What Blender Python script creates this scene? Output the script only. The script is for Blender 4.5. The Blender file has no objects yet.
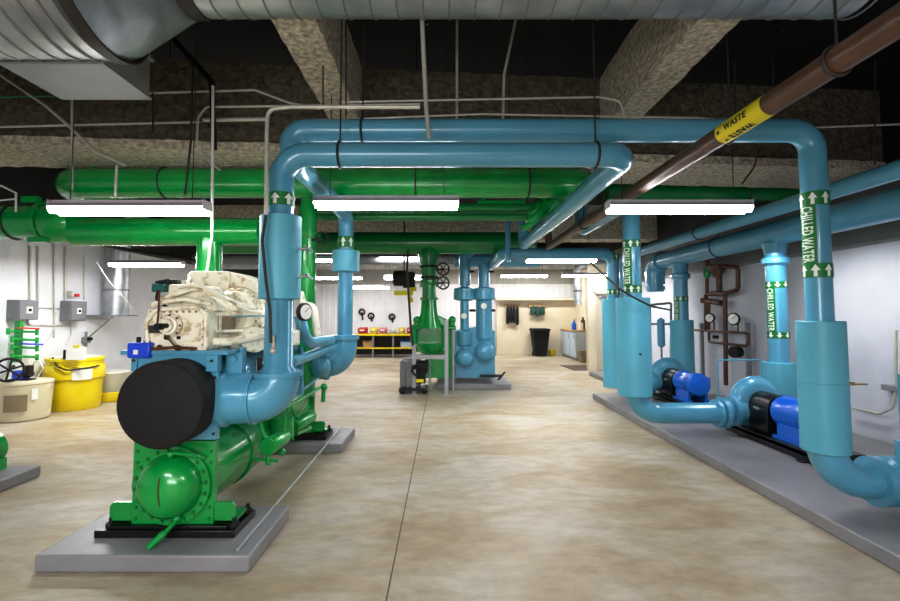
import bpy, bmesh, math, random
from mathutils import Vector, Matrix
from math import pi, sin, cos, tan, atan2, radians as R
random.seed(7)
scn = bpy.context.scene
COL = scn.collection
# ------------------------------------------------------------------ camera
F = 470.0; PCX, PCY = 444.0, 288.0; TH = math.atan(26/470.0); CH = 1.5
cd = bpy.data.cameras.new('camera'); cam = bpy.data.objects.new('camera', cd); COL.objects.link(cam)
cam.location = (0, 0, CH); cam.rotation_euler = (pi/2 + TH, 0, 0)
cd.sensor_width = 36; cd.lens = 36*F/900; cd.shift_x = 6/900; cd.shift_y = -12.5/900
cd.clip_start = .05; cd.clip_end = 200
scn.camera = cam
def ray(px, py):
    u = (px-PCX)/F; v = (PCY-py)/F
    return Vector((u, cos(TH) - v*sin(TH), sin(TH) + v*cos(TH)))
C0 = Vector((0, 0, CH))
def at(px, py, Y):
    d = ray(px, py); return C0 + d*(Y/d.y)
def gz(px, py, z):
    d = ray(px, py); return C0 + d*((z-CH)/d.z)
def ax(px, py, X):
    d = ray(px, py); return C0 + d*(X/d.x)
# ------------------------------------------------------------------ materials
def lin(c): return tuple(((x/255)/12.92 if x/255 <= .04045 else ((x/255+.055)/1.055)**2.4) for x in c)
M = {}
def mat(name, rgb, rough=.5, metal=0, var=.12, scale=6, bump=0, bscale=40, coat=0, emit=0, alpha=1, trans=0, rgb2=None, lo=.35, hi=.7):
    m = bpy.data.materials.new(name); m.use_nodes = True; nt = m.node_tree; n = nt.nodes; L = nt.links
    b = n['Principled BSDF']
    c = lin(rgb)
    b.inputs['Roughness'].default_value = rough; b.inputs['Metallic'].default_value = metal
    b.inputs['Coat Weight'].default_value = coat; b.inputs['Coat Roughness'].default_value = .12
    tc = n.new('ShaderNodeNewGeometry')
    if var or rgb2:
        nz = n.new('ShaderNodeTexNoise'); nz.inputs['Scale'].default_value = scale; nz.inputs['Detail'].default_value = 5
        L.new(tc.outputs['Position'], nz.inputs['Vector'])
        rp = n.new('ShaderNodeValToRGB'); rp.color_ramp.elements[0].position = lo; rp.color_ramp.elements[1].position = hi
        c2 = lin(rgb2) if rgb2 else tuple(x*(1-var*2) for x in c)
        rp.color_ramp.elements[0].color = (*c2, 1); rp.color_ramp.elements[1].color = (*c, 1)
        L.new(nz.outputs['Fac'], rp.inputs['Fac']); L.new(rp.outputs['Color'], b.inputs['Base Color'])
    else:
        b.inputs['Base Color'].default_value = (*c, 1)
    if bump:
        nb = n.new('ShaderNodeTexNoise'); nb.inputs['Scale'].default_value = bscale; nb.inputs['Detail'].default_value = 6
        L.new(tc.outputs['Position'], nb.inputs['Vector'])
        bp = n.new('ShaderNodeBump'); bp.inputs['Strength'].default_value = bump; bp.inputs['Distance'].default_value = .05 if bump > .4 else .02
        L.new(nb.outputs['Fac'], bp.inputs['Height']); L.new(bp.outputs['Normal'], b.inputs['Normal'])
    if emit:
        b.inputs['Emission Color'].default_value = (*c, 1); b.inputs['Emission Strength'].default_value = emit
    if trans:
        b.inputs['Transmission Weight'].default_value = trans
    M[name] = m; return m
mat('blue_paint', (94, 170, 198), .28, var=.07, scale=3, coat=.4)
mat('blue_sleeve', (102, 184, 204), .42, var=.05, scale=2)
mat('green_paint', (0, 164, 70), .25, var=.12, scale=4, coat=.5)
mat('green_dark', (0, 140, 62), .3, var=.15, scale=3, coat=.3)
mat('green_marker', (0, 125, 50), .5, var=0)
mat('marker_white', (240, 245, 240), .5, var=0)
mat('marker_text', (225, 240, 225), .5, var=0)
mat('rubber_black', (24, 22, 22), .75, var=.2, scale=8, bump=.15, bscale=80)
mat('black_paint', (14, 14, 15), .3, var=.1)
mat('cream_paint', (240, 234, 216), .42, scale=16, coat=.15, rgb2=(188, 172, 138), lo=.30, hi=.46)  # brown mottle: grime, doubling as painted occlusion shade
mat('white_paint', (226, 226, 222), .45, var=.04)
mat('steel', (170, 172, 172), .35, 1, var=.1, scale=10)
mat('galvanized', (206, 210, 212), .42, .85, var=.18, scale=5)
mat('conduit_metal', (214, 210, 198), .42, .35, var=.1)
mat('rod_dark', (62, 58, 54), .55, .4, var=.1)
mat('pad_grey', (150, 149, 152), .42, var=.12, scale=2.5, bump=.05, bscale=20)
mat('pad_side', (108, 108, 112), .5, var=.1)
mat('fireproofing', (232, 218, 192), .95, var=.28, scale=22, bump=1, bscale=24)  # pale tone puts the light on flange and soffits into the colour
mat('fireproofing_shaded', (112, 103, 84), .95, var=.3, scale=16, bump=1, bscale=24)  # same sprayed coat, darkened in colour for the shaded web
mat('brown_pipe', (104, 70, 48), .38, var=.15, scale=5)
mat('yellow_label', (238, 222, 10), .5, var=.03)
mat('yellow_plastic', (236, 214, 10), .42, var=.06, scale=3)
mat('beige_plastic', (214, 206, 178), .5, var=.06, scale=3)
mat('clear_plastic', (224, 224, 214), .35, var=.04)
mat('motor_blue', (14, 112, 220), .3, var=.06, coat=.3)
mat('pump_blue', (35, 82, 225), .35, var=.06, coat=.2)
mat('box_grey', (134, 137, 140), .45, var=.05)
mat('copper_brown', (112, 72, 50), .45, .3, var=.25, scale=14)
mat('brass', (190, 150, 90), .35, .8, var=.1)
mat('dial_white', (236, 236, 228), .4, var=0)
mat('housing_white', (224, 216, 220), .4, var=.03)
mat('teal_paint', (30, 110, 105), .4, var=.08)
mat('red_plastic', (205, 40, 45), .45, var=.05)
mat('pink_plastic', (220, 130, 150), .45, var=.05)
mat('wood', (208, 170, 120), .5, var=.15, scale=8)
mat('cabinet_white', (196, 208, 214), .5, var=.03)
mat('door_cream', (206, 200, 180), .5, var=.03)
mat('mat_dark', (120, 105, 88), .9, var=.15)
mat('cloth_black', (22, 24, 28), .9, var=.2)
mat('cloth_green', (50, 92, 82), .9, var=.2)
mat('paper', (236, 236, 230), .7, var=.02)
mat('grey_steel', (172, 176, 178), .45, .3, var=.05)
mat('tan_bin', (150, 135, 105), .6, var=.05)
mat('rust', (110, 62, 34), .8, var=.3, scale=20)
lampm = mat('lamp_glow', (255, 252, 255), .5, var=0, emit=24)
# floor ---------------------------------------------------------------
def floor_mat():
    m = bpy.data.materials.new('floor_concrete'); m.use_nodes = True; nt = m.node_tree; n = nt.nodes; L = nt.links
    b = n['Principled BSDF']; g = n.new('ShaderNodeNewGeometry')
    mp = n.new('ShaderNodeMapping'); mp.inputs['Scale'].default_value = (.55, 1.0, 1); L.new(g.outputs['Position'], mp.inputs['Vector'])
    a = n.new('ShaderNodeTexNoise'); a.inputs['Scale'].default_value = 1.7; a.inputs['Detail'].default_value = 9; a.inputs['Roughness'].default_value = .62; a.inputs['Distortion'].default_value = .6
    L.new(mp.outputs['Vector'], a.inputs['Vector'])
    r = n.new('ShaderNodeValToRGB'); e = r.color_ramp.elements
    e[0].position = .30; e[0].color = (*lin((164, 148, 118)), 1)
    e[1].position = .66; e[1].color = (*lin((190, 185, 173)), 1)
    x = e.new(.46); x.color = (*lin((176, 164, 140)), 1)
    x = e.new(.56); x.color = (*lin((184, 177, 161)), 1)
    L.new(a.outputs['Fac'], r.inputs['Fac'])
    c = n.new('ShaderNodeTexNoise'); c.inputs['Scale'].default_value = 9; c.inputs['Detail'].default_value = 12; c.inputs['Roughness'].default_value = .68; L.new(mp.outputs['Vector'], c.inputs['Vector'])
    r2 = n.new('ShaderNodeValToRGB'); r2.color_ramp.elements[0].position = .32; r2.color_ramp.elements[0].color = (.60, .54, .44, 1)
    r2.color_ramp.elements[1].position = .6; r2.color_ramp.elements[1].color = (1, 1, 1, 1); L.new(c.outputs['Fac'], r2.inputs['Fac'])
    mx = n.new('ShaderNodeMixRGB'); mx.blend_type = 'MULTIPLY'; mx.inputs['Fac'].default_value = .6
    L.new(r.outputs['Color'], mx.inputs['Color1']); L.new(r2.outputs['Color'], mx.inputs['Color2'])
    # sawn joint running away from the viewer
    sx = n.new('ShaderNodeSeparateXYZ'); L.new(g.outputs['Position'], sx.inputs['Vector'])
    ad = n.new('ShaderNodeMath'); ad.operation = 'ADD'; ad.inputs[1].default_value = .303; L.new(sx.outputs['X'], ad.inputs[0])
    ab = n.new('ShaderNodeMath'); ab.operation = 'ABSOLUTE'; L.new(ad.outputs[0], ab.inputs[0])
    lt = n.new('ShaderNodeMath'); lt.operation = 'LESS_THAN'; lt.inputs[1].default_value = .0042; L.new(ab.outputs[0], lt.inputs[0])
    mj = n.new('ShaderNodeMixRGB'); mj.inputs['Color2'].default_value = (*lin((78, 66, 48)), 1)
    L.new(lt.outputs[0], mj.inputs['Fac']); L.new(mx.outputs['Color'], mj.inputs['Color1'])
    L.new(mj.outputs['Color'], b.inputs['Base Color'])
    rr = n.new('ShaderNodeMapRange'); rr.inputs[3].default_value = .36; rr.inputs[4].default_value = .62; L.new(c.outputs['Fac'], rr.inputs[0]); L.new(rr.outputs[0], b.inputs['Roughness'])
    bp = n.new('ShaderNodeBump'); bp.inputs['Strength'].default_value = .06; L.new(c.outputs['Fac'], bp.inputs['Height']); L.new(bp.outputs['Normal'], b.inputs['Normal'])
    M['floor'] = m
floor_mat()
def wall_mat(name, low, mid, zs, rib=0, top=(18, 17, 16), axis='X'):
    """colour bands by height, near black at the top; optional vertical ribs"""
    m = bpy.data.materials.new(name); m.use_nodes = True; nt = m.node_tree; n = nt.nodes; L = nt.links
    b = n['Principled BSDF']; b.inputs['Roughness'].default_value = .55; g = n.new('ShaderNodeNewGeometry')
    s = n.new('ShaderNodeSeparateXYZ'); L.new(g.outputs['Position'], s.inputs['Vector'])
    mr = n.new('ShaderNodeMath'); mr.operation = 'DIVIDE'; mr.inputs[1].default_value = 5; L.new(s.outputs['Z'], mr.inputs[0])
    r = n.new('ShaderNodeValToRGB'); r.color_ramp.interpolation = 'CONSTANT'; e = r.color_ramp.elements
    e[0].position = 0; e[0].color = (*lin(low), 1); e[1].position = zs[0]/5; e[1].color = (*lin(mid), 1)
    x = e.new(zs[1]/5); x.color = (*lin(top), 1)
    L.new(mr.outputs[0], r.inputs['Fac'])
    nz = n.new('ShaderNodeTexNoise'); nz.inputs['Scale'].default_value = 1.3; nz.inputs['Detail'].default_value = 5; L.new(g.outputs['Position'], nz.inputs['Vector'])
    r2 = n.new('ShaderNodeValToRGB'); r2.color_ramp.elements[0].color = (.84, .84, .84, 1); r2.color_ramp.elements[0].position = .3; r2.color_ramp.elements[1].position = .6
    L.new(nz.outputs['Fac'], r2.inputs['Fac'])
    mx = n.new('ShaderNodeMixRGB'); mx.blend_type = 'MULTIPLY'; mx.inputs['Fac'].default_value = .8
    L.new(r.outputs['Color'], mx.inputs['Color1']); L.new(r2.outputs['Color'], mx.inputs['Color2']); L.new(mx.outputs['Color'], b.inputs['Base Color'])
    M[name] = m
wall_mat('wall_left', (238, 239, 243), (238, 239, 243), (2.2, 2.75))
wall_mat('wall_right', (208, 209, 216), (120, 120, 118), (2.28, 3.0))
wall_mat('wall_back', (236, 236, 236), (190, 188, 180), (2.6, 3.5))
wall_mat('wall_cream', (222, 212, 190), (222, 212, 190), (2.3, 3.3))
def deck_mat():
    m = bpy.data.materials.new('deck_black'); m.use_nodes = True; nt = m.node_tree; n = nt.nodes; L = nt.links
    b = n['Principled BSDF']; b.inputs['Roughness'].default_value = .9; g = n.new('ShaderNodeNewGeometry')
    v = n.new('ShaderNodeTexVoronoi'); v.inputs['Scale'].default_value = 2.6; L.new(g.outputs['Position'], v.inputs['Vector'])
    lt = n.new('ShaderNodeMath'); lt.operation = 'LESS_THAN'; lt.inputs[1].default_value = .035; L.new(v.outputs['Distance'], lt.inputs[0])
    mx = n.new('ShaderNodeMixRGB'); mx.inputs['Color1'].default_value = (.0015, .0015, .0015, 1); mx.inputs['Color2'].default_value = (.35, .35, .32, 1)
    L.new(lt.outputs[0], mx.inputs['Fac']); L.new(mx.outputs['Color'], b.inputs['Base Color']); M['deck'] = m
deck_mat()
# ------------------------------------------------------------------ mesh builder
def V(*a): return Vector(a)
def frame(d):
    d = d.normalized(); a = V(0, 0, 1) if abs(d.z) < .95 else V(1, 0, 0)
    x = a.cross(d).normalized(); return x, d.cross(x).normalized()
def fillet(pts, br, n=9):
    pts = [Vector(p) for p in pts]; out = [pts[0]]
    for i in range(1, len(pts)-1):
        p = pts[i]; a = pts[i-1]-p; b = pts[i+1]-p; la, lb = a.length, b.length; a.normalize(); b.normalize()
        ang = a.angle(b)
        if ang > pi-.02: out.append(p); continue
        t = min(br/tan(ang/2), la*.49 if i > 1 else la*.98, lb*.49 if i < len(pts)-2 else lb*.98); rr = t*tan(ang/2)
        c = p + (a+b).normalized()*(rr/sin(ang/2)); s = p+a*t-c; e = p+b*t-c; tot = s.angle(e); axn = s.cross(e).normalized()
        for k in range(n+1): out.append(c + Matrix.Rotation(tot*k/n, 3, axn) @ s)
    out.append(pts[-1]); return out
class MB:
    def __init__(s): s.bm = bmesh.new()
    def faces(s, rings, closed=True, caps=True):
        n = len(rings[0])
        for a, b in zip(rings, rings[1:]):
            for i in range(n if closed else n-1):
                j = (i+1) % n
                try: s.bm.faces.new((a[i], a[j], b[j], b[i]))
                except ValueError: pass
        if caps and closed:
            for rg in (rings[0][::-1], rings[-1]):
                if len(rg) > 2:
                    try: s.bm.faces.new(rg)
                    except ValueError: pass
    def box(s, a, b, rot=0, piv=None):
        a = Vector(a); b = Vector(b)
        vs = [V(x, y, z) for x in (a.x, b.x) for y in (a.y, b.y) for z in (a.z, b.z)]
        if rot:
            c = Vector(piv) if piv else (a+b)/2; m = Matrix.Rotation(rot, 3, 'Z'); vs = [c + m @ (v-c) for v in vs]
        v = [s.bm.verts.new(p) for p in vs]
        for f in ((0, 1, 3, 2), (4, 6, 7, 5), (0, 4, 5, 1), (2, 3, 7, 6), (0, 2, 6, 4), (1, 5, 7, 3)): s.bm.faces.new([v[i] for i in f])
        return s
    def cbox(s, c, d, rot=0):
        c = Vector(c); d = Vector(d)/2; return s.box(c-d, c+d, rot)
    def hexa(s, pts):
        v = [s.bm.verts.new(p) for p in pts]
        for f in ((0, 3, 2, 1), (4, 5, 6, 7), (0, 1, 5, 4), (1, 2, 6, 5), (2, 3, 7, 6), (3, 0, 4, 7)): s.bm.faces.new([v[i] for i in f])
        return s
    def rings(s, spec, axis, o, seg=28, caps=True):
        """spec: list of (t, r) along axis from o"""
        d = Vector(axis).normalized(); x, y = frame(d); o = Vector(o); rr = []
        for t, r in spec:
            r = max(r, 1e-4)
            rr.append([s.bm.verts.new(o + d*t + (x*cos(2*pi*i/seg)+y*sin(2*pi*i/seg))*r) for i in range(seg)])
        s.faces(rr, True, caps); return s
    def cyl(s, p0, p1, r, r2=None, seg=24):
        p0 = Vector(p0); p1 = Vector(p1); return s.rings([(0, r), ((p1-p0).length, r if r2 is None else r2)], p1-p0, p0, seg)
    def tube(s, pts, r, br=None, seg=16, n=8, rad=None):
        if br: pts = fillet(pts, br, n)
        pts = [Vector(p) for p in pts]; N = len(pts); x = None; rr = []
        for i, p in enumerate(pts):
            d = (pts[min(i+1, N-1)]-pts[max(i-1, 0)]).normalized()
            if x is None: x, y = frame(d)
            else: x = (x - d*x.dot(d)).normalized(); y = d.cross(x)
            q = rad(i/(N-1)) if rad else r
            rr.append([s.bm.verts.new(p + (x*cos(2*pi*k/seg)+y*sin(2*pi*k/seg))*q) for k in range(seg)])
        s.faces(rr); return s
    def ball(s, c, r, sc=(1, 1, 1), seg=24, lat=12):
        c = Vector(c); rr = []
        for i in range(lat+1):
            t = -pi/2 + pi*i/lat; q = max(cos(t), .002)
            rr.append([s.bm.verts.new(c + V(r*q*cos(2*pi*k/seg)*sc[0], r*q*sin(2*pi*k/seg)*sc[1], r*sin(t)*sc[2])) for k in range(seg)])
        s.faces(rr); return s
    def dome(s, o, axis, r, h, seg=32, n=8):
        return s.rings([(h*sin(pi/2*i/n), r*cos(pi/2*i/n) if i < n else .002) for i in range(n+1)], axis, o, seg)
    def torus(s, c, axis, Rr, r, seg=32, sg=10):
        d = Vector(axis).normalized(); x, y = frame(d); c = Vector(c); rr = []
        for i in range(seg):
            a = 2*pi*i/seg; e = x*cos(a)+y*sin(a)
            rr.append([s.bm.verts.new(c + e*(Rr+r*cos(2*pi*k/sg)) + d*(r*sin(2*pi*k/sg))) for k in range(sg)])
        rr.append(rr[0]); s.faces(rr, True, False); return s
    def prism(s, poly, off):
        off = Vector(off); a = [s.bm.verts.new(Vector(p)) for p in poly]; b = [s.bm.verts.new(Vector(p)+off) for p in poly]
        s.faces([a, b]); return s
    def bolts(s, c, axis, Rr, n, br=.011, h=.02, ph=0):
        d = Vector(axis).normalized(); x, y = frame(d); c = Vector(c)
        for i in range(n):
            a = 2*pi*i/n + ph; p = c + (x*cos(a)+y*sin(a))*Rr; s.cyl(p, p+d*h, br, seg=6)
        return s
WL = {}
def build(name, mb, m, parent=None, bevel=0, label=None, kind=None, org=None):
    bm = mb.bm; bmesh.ops.recalc_face_normals(bm, faces=bm.faces[:])
    loc = WL[parent.name] if parent is not None else (Vector(org) if org is not None else V(0, 0, 0))
    bmesh.ops.translate(bm, verts=bm.verts[:], vec=-loc)
    me = bpy.data.meshes.new(name); bm.to_mesh(me); bm.free()
    me.materials.append(M[m] if isinstance(m, str) else m)
    me.polygons.foreach_set('use_smooth', [True]*len(me.polygons)); me.set_sharp_from_angle(angle=R(38))
    o = bpy.data.objects.new(name, me); COL.objects.link(o)
    if parent is not None: o.parent = parent
    else: o.location = loc
    WL[o.name] = loc
    if bevel:
        b = o.modifiers.new('bevel', 'BEVEL'); b.width = bevel; b.segments = 2; b.limit_method = 'ANGLE'; b.angle_limit = R(50)
    if label: o['label'] = label
    if kind: o['kind'] = kind
    return o
def thing(name, label, cat, loc, group=None):
    o = bpy.data.objects.new(name, None); COL.objects.link(o); o.empty_display_size = .1
    o.location = loc; WL[o.name] = Vector(loc); o['label'] = label; o['category'] = cat
    if group: o['group'] = group
    return o
def solo(name, mb, m, label, cat, group=None, bevel=0):
    vs = [v.co for v in mb.bm.verts]
    org = V(sum(v.x for v in vs)/len(vs), sum(v.y for v in vs)/len(vs), min(v.z for v in vs))
    o = build(name, mb, m, None, bevel, org=org); o['label'] = label; o['category'] = cat
    if group: o['group'] = group
    return o
def struct(name, mb, m, bevel=0): return build(name, mb, m, None, bevel, kind='structure')
# wrapping flat marks round a pipe -----------------------------------
def wrapper(o, a, u, r, ph):
    o = Vector(o); a = Vector(a).normalized(); u = Vector(u).normalized(); w = a.cross(u)
    def f(s, t, e=0): q = ph + s/r; return o + a*t + (u*cos(q)+w*sin(q))*(r+e)
    return f
def patch(mb, f, s0, s1, t0, t1, e, n=16):
    """curved plate between s0..s1; t may be functions of s"""
    T0 = t0 if callable(t0) else (lambda s: t0); T1 = t1 if callable(t1) else (lambda s: t1); A = []; B = []
    for i in range(n+1):
        s = s0+(s1-s0)*i/n; A.append(mb.bm.verts.new(f(s, T0(s), e))); B.append(mb.bm.verts.new(f(s, T1(s), e)))
    for i in range(n): mb.bm.faces.new((A[i], A[i+1], B[i+1], B[i]))
def arrow(mb, f, s, t, w, h, up, e):
    """arrow centred s, between t and t+h"""
    g = 1 if up else -1; c = t+h/2
    A = []; B = []; q = w*.2
    for x, st in ((-w/2, 0), (-w*.36, 0), (-q-1e-4, 0), (-q, 1), (0, 1), (q, 1), (q+1e-4, 0), (w*.36, 0), (w/2, 0)):
        tip = c+g*((h/2)*(1-2*abs(x)/w)+1e-4); base = c-g*(h/2 if st else 0)
        A.append(mb.bm.verts.new(f(s+x, base, e))); B.append(mb.bm.verts.new(f(s+x, tip, e)))
    for i in range(8): mb.bm.faces.new((A[i], A[i+1], B[i+1], B[i]))
def marker_band(parent, x, y, r, z0, z1, up=True, count=7):
    f = wrapper((x, y, 0), (0, 0, 1), (1, 0, 0), r, 0)
    m = MB(); patch(m, f, 0, 2*pi*r, z0, z1, .003, 40); b = build('marker_band', m, 'green_marker', parent, label='green flow marker band with white arrows')
    st = 2*pi*r/count; h = (z1-z0)*.86
    for i in range(count): a = MB(); arrow(a, f, st*(i+.35), z0+(z1-z0)*.07, st*.72, h, up, .0055); build('flow_arrow', a, 'marker_white', b)
def text_mesh(txt, size=1, bold=.02):
    c = bpy.data.curves.new('t', 'FONT'); c.body = txt; c.size = size; c.offset = bold; c.align_x = 'CENTER'; c.align_y = 'CENTER'; c.resolution_u = 3; c.space_character = 1.12
    o = bpy.data.objects.new('t', c); COL.objects.link(o); dg = bpy.context.evaluated_depsgraph_get()
    me = bpy.data.meshes.new_from_object(o.evaluated_get(dg)); vs = [v.co.copy() for v in me.vertices]; fs = [tuple(p.vertices) for p in me.polygons]
    bpy.data.objects.remove(o); bpy.data.curves.remove(c); bpy.data.meshes.remove(me); return vs, fs
def put_text(name, txt, fn, m, parent, W, H, bold=.02):
    """fn(x,y)->world; text scaled to W wide, H tall"""
    vs, fs = text_mesh(txt, 1, bold); xs = [v.x for v in vs]; ys = [v.y for v in vs]
    cx, cy = (min(xs)+max(xs))/2, (min(ys)+max(ys))/2; sx = W/(max(xs)-min(xs)); sy = H/(max(ys)-min(ys))
    mb = MB(); bv = [mb.bm.verts.new(((v.x-cx)*sx, (v.y-cy)*sy, 0)) for v in vs]
    for q in fs:
        try: mb.bm.faces.new([bv[i] for i in q])
        except ValueError: pass
    bm = mb.bm; bmesh.ops.triangulate(bm, faces=bm.faces[:])
    for _ in range(3):
        es = [e for e in bm.edges if e.calc_length() > H*.14]
        if es: bmesh.ops.subdivide_edges(bm, edges=es, cuts=1); bmesh.ops.triangulate(bm, faces=bm.faces[:])
    for v in bm.verts: v.co = fn(v.co.x, v.co.y)
    return build(name, mb, m, parent)

def bolt_ring(parent, c, axis, Rr, n, br, h, m, ph=0):
    """each bolt is a part of its own; copies share one mesh"""
    d = Vector(axis).normalized(); x, y = frame(d); c = Vector(c); pts = [c + (x*cos(2*pi*i/n+ph)+y*sin(2*pi*i/n+ph))*Rr for i in range(n)]
    bolt_set(parent, pts, d, br, h, m)
def bolt_set(parent, pts, d, br, h, m):
    d = Vector(d).normalized(); p0 = Vector(pts[0]); o = build('bolt', MB().cyl(p0, p0+d*h, br, seg=6), m, parent)
    for p in pts[1:]: c = o.copy(); COL.objects.link(c); c.location = Vector(p)-p0; c.parent = parent
EXPO = .35
# ================================================================== ROOM
XL, XR, YB, YD, ZC = -6.4, 4.85, 17.6, 12.45, 4.5
ZT = 3.98
struct('floor', MB().box((XL-.2, -4, -.1), (7.6, YB+.2, 0)), 'floor')
struct('ceiling', MB().box((XL-.2, -4, ZC), (7.6, YB+.2, ZC+.1)), 'deck')
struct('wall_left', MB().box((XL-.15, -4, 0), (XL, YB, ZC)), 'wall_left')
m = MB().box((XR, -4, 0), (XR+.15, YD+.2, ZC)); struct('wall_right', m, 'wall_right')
struct('trim_1', MB().box((XR-.035, -4, 2.28), (XR, YD, 2.32)), 'box_grey')
m = MB()
for i in range(64):   # ribbed metal sheet
    x0 = XL + i*.22; m.box((x0, YB, 0), (x0+.22, YB+.1, ZC)); m.box((x0+.07, YB-.03, 0), (x0+.15, YB, ZC))
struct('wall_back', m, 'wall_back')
m = MB().box((1.95, YB-.22, 0), (7.4, YB-.05, 2.0)); struct('wall_alcove_back', m, 'wall_cream')
struct('trim_2', MB().box((1.9, YB-.5, 2.0), (5.1, YB-.05, 2.1)), 'door_cream')
struct('wall_alcove_right', MB().box((4.85, YD+.2, 0), (5.0, YB-.2, ZC)), 'wall_cream')
DX0 = at(594, 330, YD).x; DX1 = DX0 + .82; WX0 = at(588.3, 330, YD).x
m = MB().box((WX0, YD, 0), (DX0, YD+.2, 3.1)).box((DX0, YD, 2.08), (XR, YD+.2, 3.1)).box((DX1, YD, 0), (XR, YD+.2, 2.08)); struct('wall_door_side', m, 'wall_cream')
d = build('door_1', MB().box((DX0+.05, YD+.05, .01), (DX1-.05, YD+.1, 2.04)), 'door_cream', kind='structure')
build('door_frame', MB().box((DX0, YD-.02, 0), (DX0+.05, YD+.12, 2.09)).box((DX1-.05, YD-.02, 0), (DX1, YD+.12, 2.09)).box((DX0, YD-.02, 2.04), (DX1, YD+.12, 2.09)), 'wall_cream', d)
build('door_handle', MB().cyl((DX1-.12, YD+.05, 1.0), (DX1-.12, YD-.02, 1.0), .015).cyl((DX1-.12, YD-.02, 1.0), (DX1-.24, YD-.02, 1.0), .012), 'steel', d)
build('door_closer', MB().cbox((DX0+.25, YD-.0, 1.96), (.2, .06, .06)), 'box_grey', d)
# beams (sprayed with fireproofing)
def rough_prism(mb, quad, z0, z1, cut=.16):
    """beam along quad (x0,y0),(x1,y1) front edge ; (x2,y2),(x3,y3) back; gridded and jittered"""
    (ax_, ay), (bx, by), (cx, cy), (dx, dy) = quad
    L = math.hypot(bx-ax_, by-ay); n = max(8, int(L/.09)); rr = []
    for i in range(n+1):
        t = i/n; f = V(ax_+(bx-ax_)*t, ay+(by-ay)*t, 0); k = V(dx+(cx-dx)*t, dy+(cy-dy)*t, 0); ring = []
        def j(p, a=.006): return p + V(random.uniform(-a, a), random.uniform(-a, a), random.uniform(-a, a))
        for s in range(7): ring.append(mb.bm.verts.new(j(f + V(0, 0, z1+(z0-z1)*s/6))))
        for s in range(1, 7): ring.append(mb.bm.verts.new(j(f.lerp(k, s/6) + V(0, 0, z0))))
        for s in range(1, 7): ring.append(mb.bm.verts.new(j(k + V(0, 0, z0+(z1-z0)*s/6))))
        rr.append(ring)
    mb.faces(rr, True, True)
fy = lambda x: 4.30+.086*(x+4.14)
by_ = lambda x: 4.97+.098*(x+4.77)
# web of the transverse beam is set back from its bottom flange
m = MB(); rough_prism(m, [(XL, fy(XL)+.03), (XR, fy(XR)+.03), (XR, by_(XR)-.03), (XL, by_(XL)-.03)], 3.13, ZT); struct('trim_3', m, 'fireproofing_shaded')
m = MB(); rough_prism(m, [(XL, fy(XL)), (XR, fy(XR)), (XR, by_(XR)), (XL, by_(XL))], 3.085, 3.17); struct('trim_4', m, 'fireproofing')
m = MB(); rough_prism(m, [(-.83, -1), (-.83, 4.7), (-1.12, 4.7), (-1.12, -1)], 3.4, ZT); struct('trim_5', m, 'fireproofing')
m = MB(); rough_prism(m, [(1.64, -1), (1.64, 5.1), (1.92, 5.1), (1.92, -1)], 3.4, ZT); struct('trim_6', m, 'fireproofing')
m = MB(); rough_prism(m, [(XL, 10.6), (XR, 10.6), (XR, 11.1), (XL, 11.1)], 3.2, ZT); struct('trim_7', m, 'fireproofing')
# ================================================================== LAMPS
def lamp(cx, y, z, L, label, rods=True, tilt=0):
    t = thing('fluorescent_lamp', label, 'ceiling lamp', (cx, y, z-.05), 'hanging fluorescent lamps')
    h = L/2
    m = MB().hexa([(cx-h, y-.035, z+.03), (cx+h, y-.035, z+.03), (cx+h, y+.035, z+.03), (cx-h, y+.035, z+.03),
                   (cx-h, y-.03, z+.05), (cx+h, y-.03, z+.05), (cx+h, y+.03, z+.05), (cx-h, y+.03, z+.05)])
    m.prism([(cx-h, y-.035, z+.03), (cx-h, y-.085, z-.005), (cx-h, y-.085, z-.012), (cx-h, y-.028, z+.028)], (L, 0, 0))
    m.prism([(cx-h, y+.035, z+.03), (cx-h, y+.085, z-.005), (cx-h, y+.085, z-.012), (cx-h, y+.028, z+.028)], (L, 0, 0))
    m.box((cx-h-.004, y-.075, z-.03), (cx-h, y+.075, z+.045)); m.box((cx+h, y-.075, z-.03), (cx+h+.004, y+.075, z+.045))
    build('housing', m, 'housing_white', t)
    for s in (-1, 1):
        build('lamp_tube', MB().cyl((cx-h+.01, y+s*.045, z-.028), (cx+h-.01, y+s*.045, z-.028), .034, seg=16), 'lamp_glow', t)
        if rods: build('hanger_rod', MB().cyl((cx+s*h*.8, y, z+.045), (cx+s*h*.8, y, z+.75 if y > 4 else ZC), .004, seg=6), 'rod_dark', t)
    return t
def lamp_px(pxc, py, Y, label, L=1.22, **k):
    p = at(pxc, py, Y); return lamp(p.x, Y, p.z, L, label, **k)
lamp_px(131, 207, 3.72, 'fluorescent lamp hanging in front of the green pipe above the white compressor')
lamp_px(387, 202, 3.98, 'middle fluorescent lamp hanging under the long blue pipe beside the blue riser')
lamp_px(678, 206, 4.05, 'fluorescent lamp hanging under the brown waste pipe at the right')
lamp_px(147, 263, 8.0, 'far fluorescent lamp beyond the white compressor near the left wall')
lamp_px(561, 259, 8.2, 'fluorescent lamp just below the end of the receding blue pipe')
lamp_px(524, 275, 12.4, 'small far fluorescent lamp above the coat hooks')
lamp_px(586, 274.5, 12.0, 'small far fluorescent lamp in front of the cream door wall')
lamp_px(326, 259, 9.0, 'short bright lamp end seen between the green riser and blue riser', L=.55)
lamp_px(338, 277, 12.0, 'far fluorescent lamp behind the blue riser of the left chiller')
lamp_px(371, 287, 15.6, 'farthest fluorescent lamp, just in front of the ribbed back wall')
lamp_px(409, 277, 11.6, 'far fluorescent lamp behind the black hoist')
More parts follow.
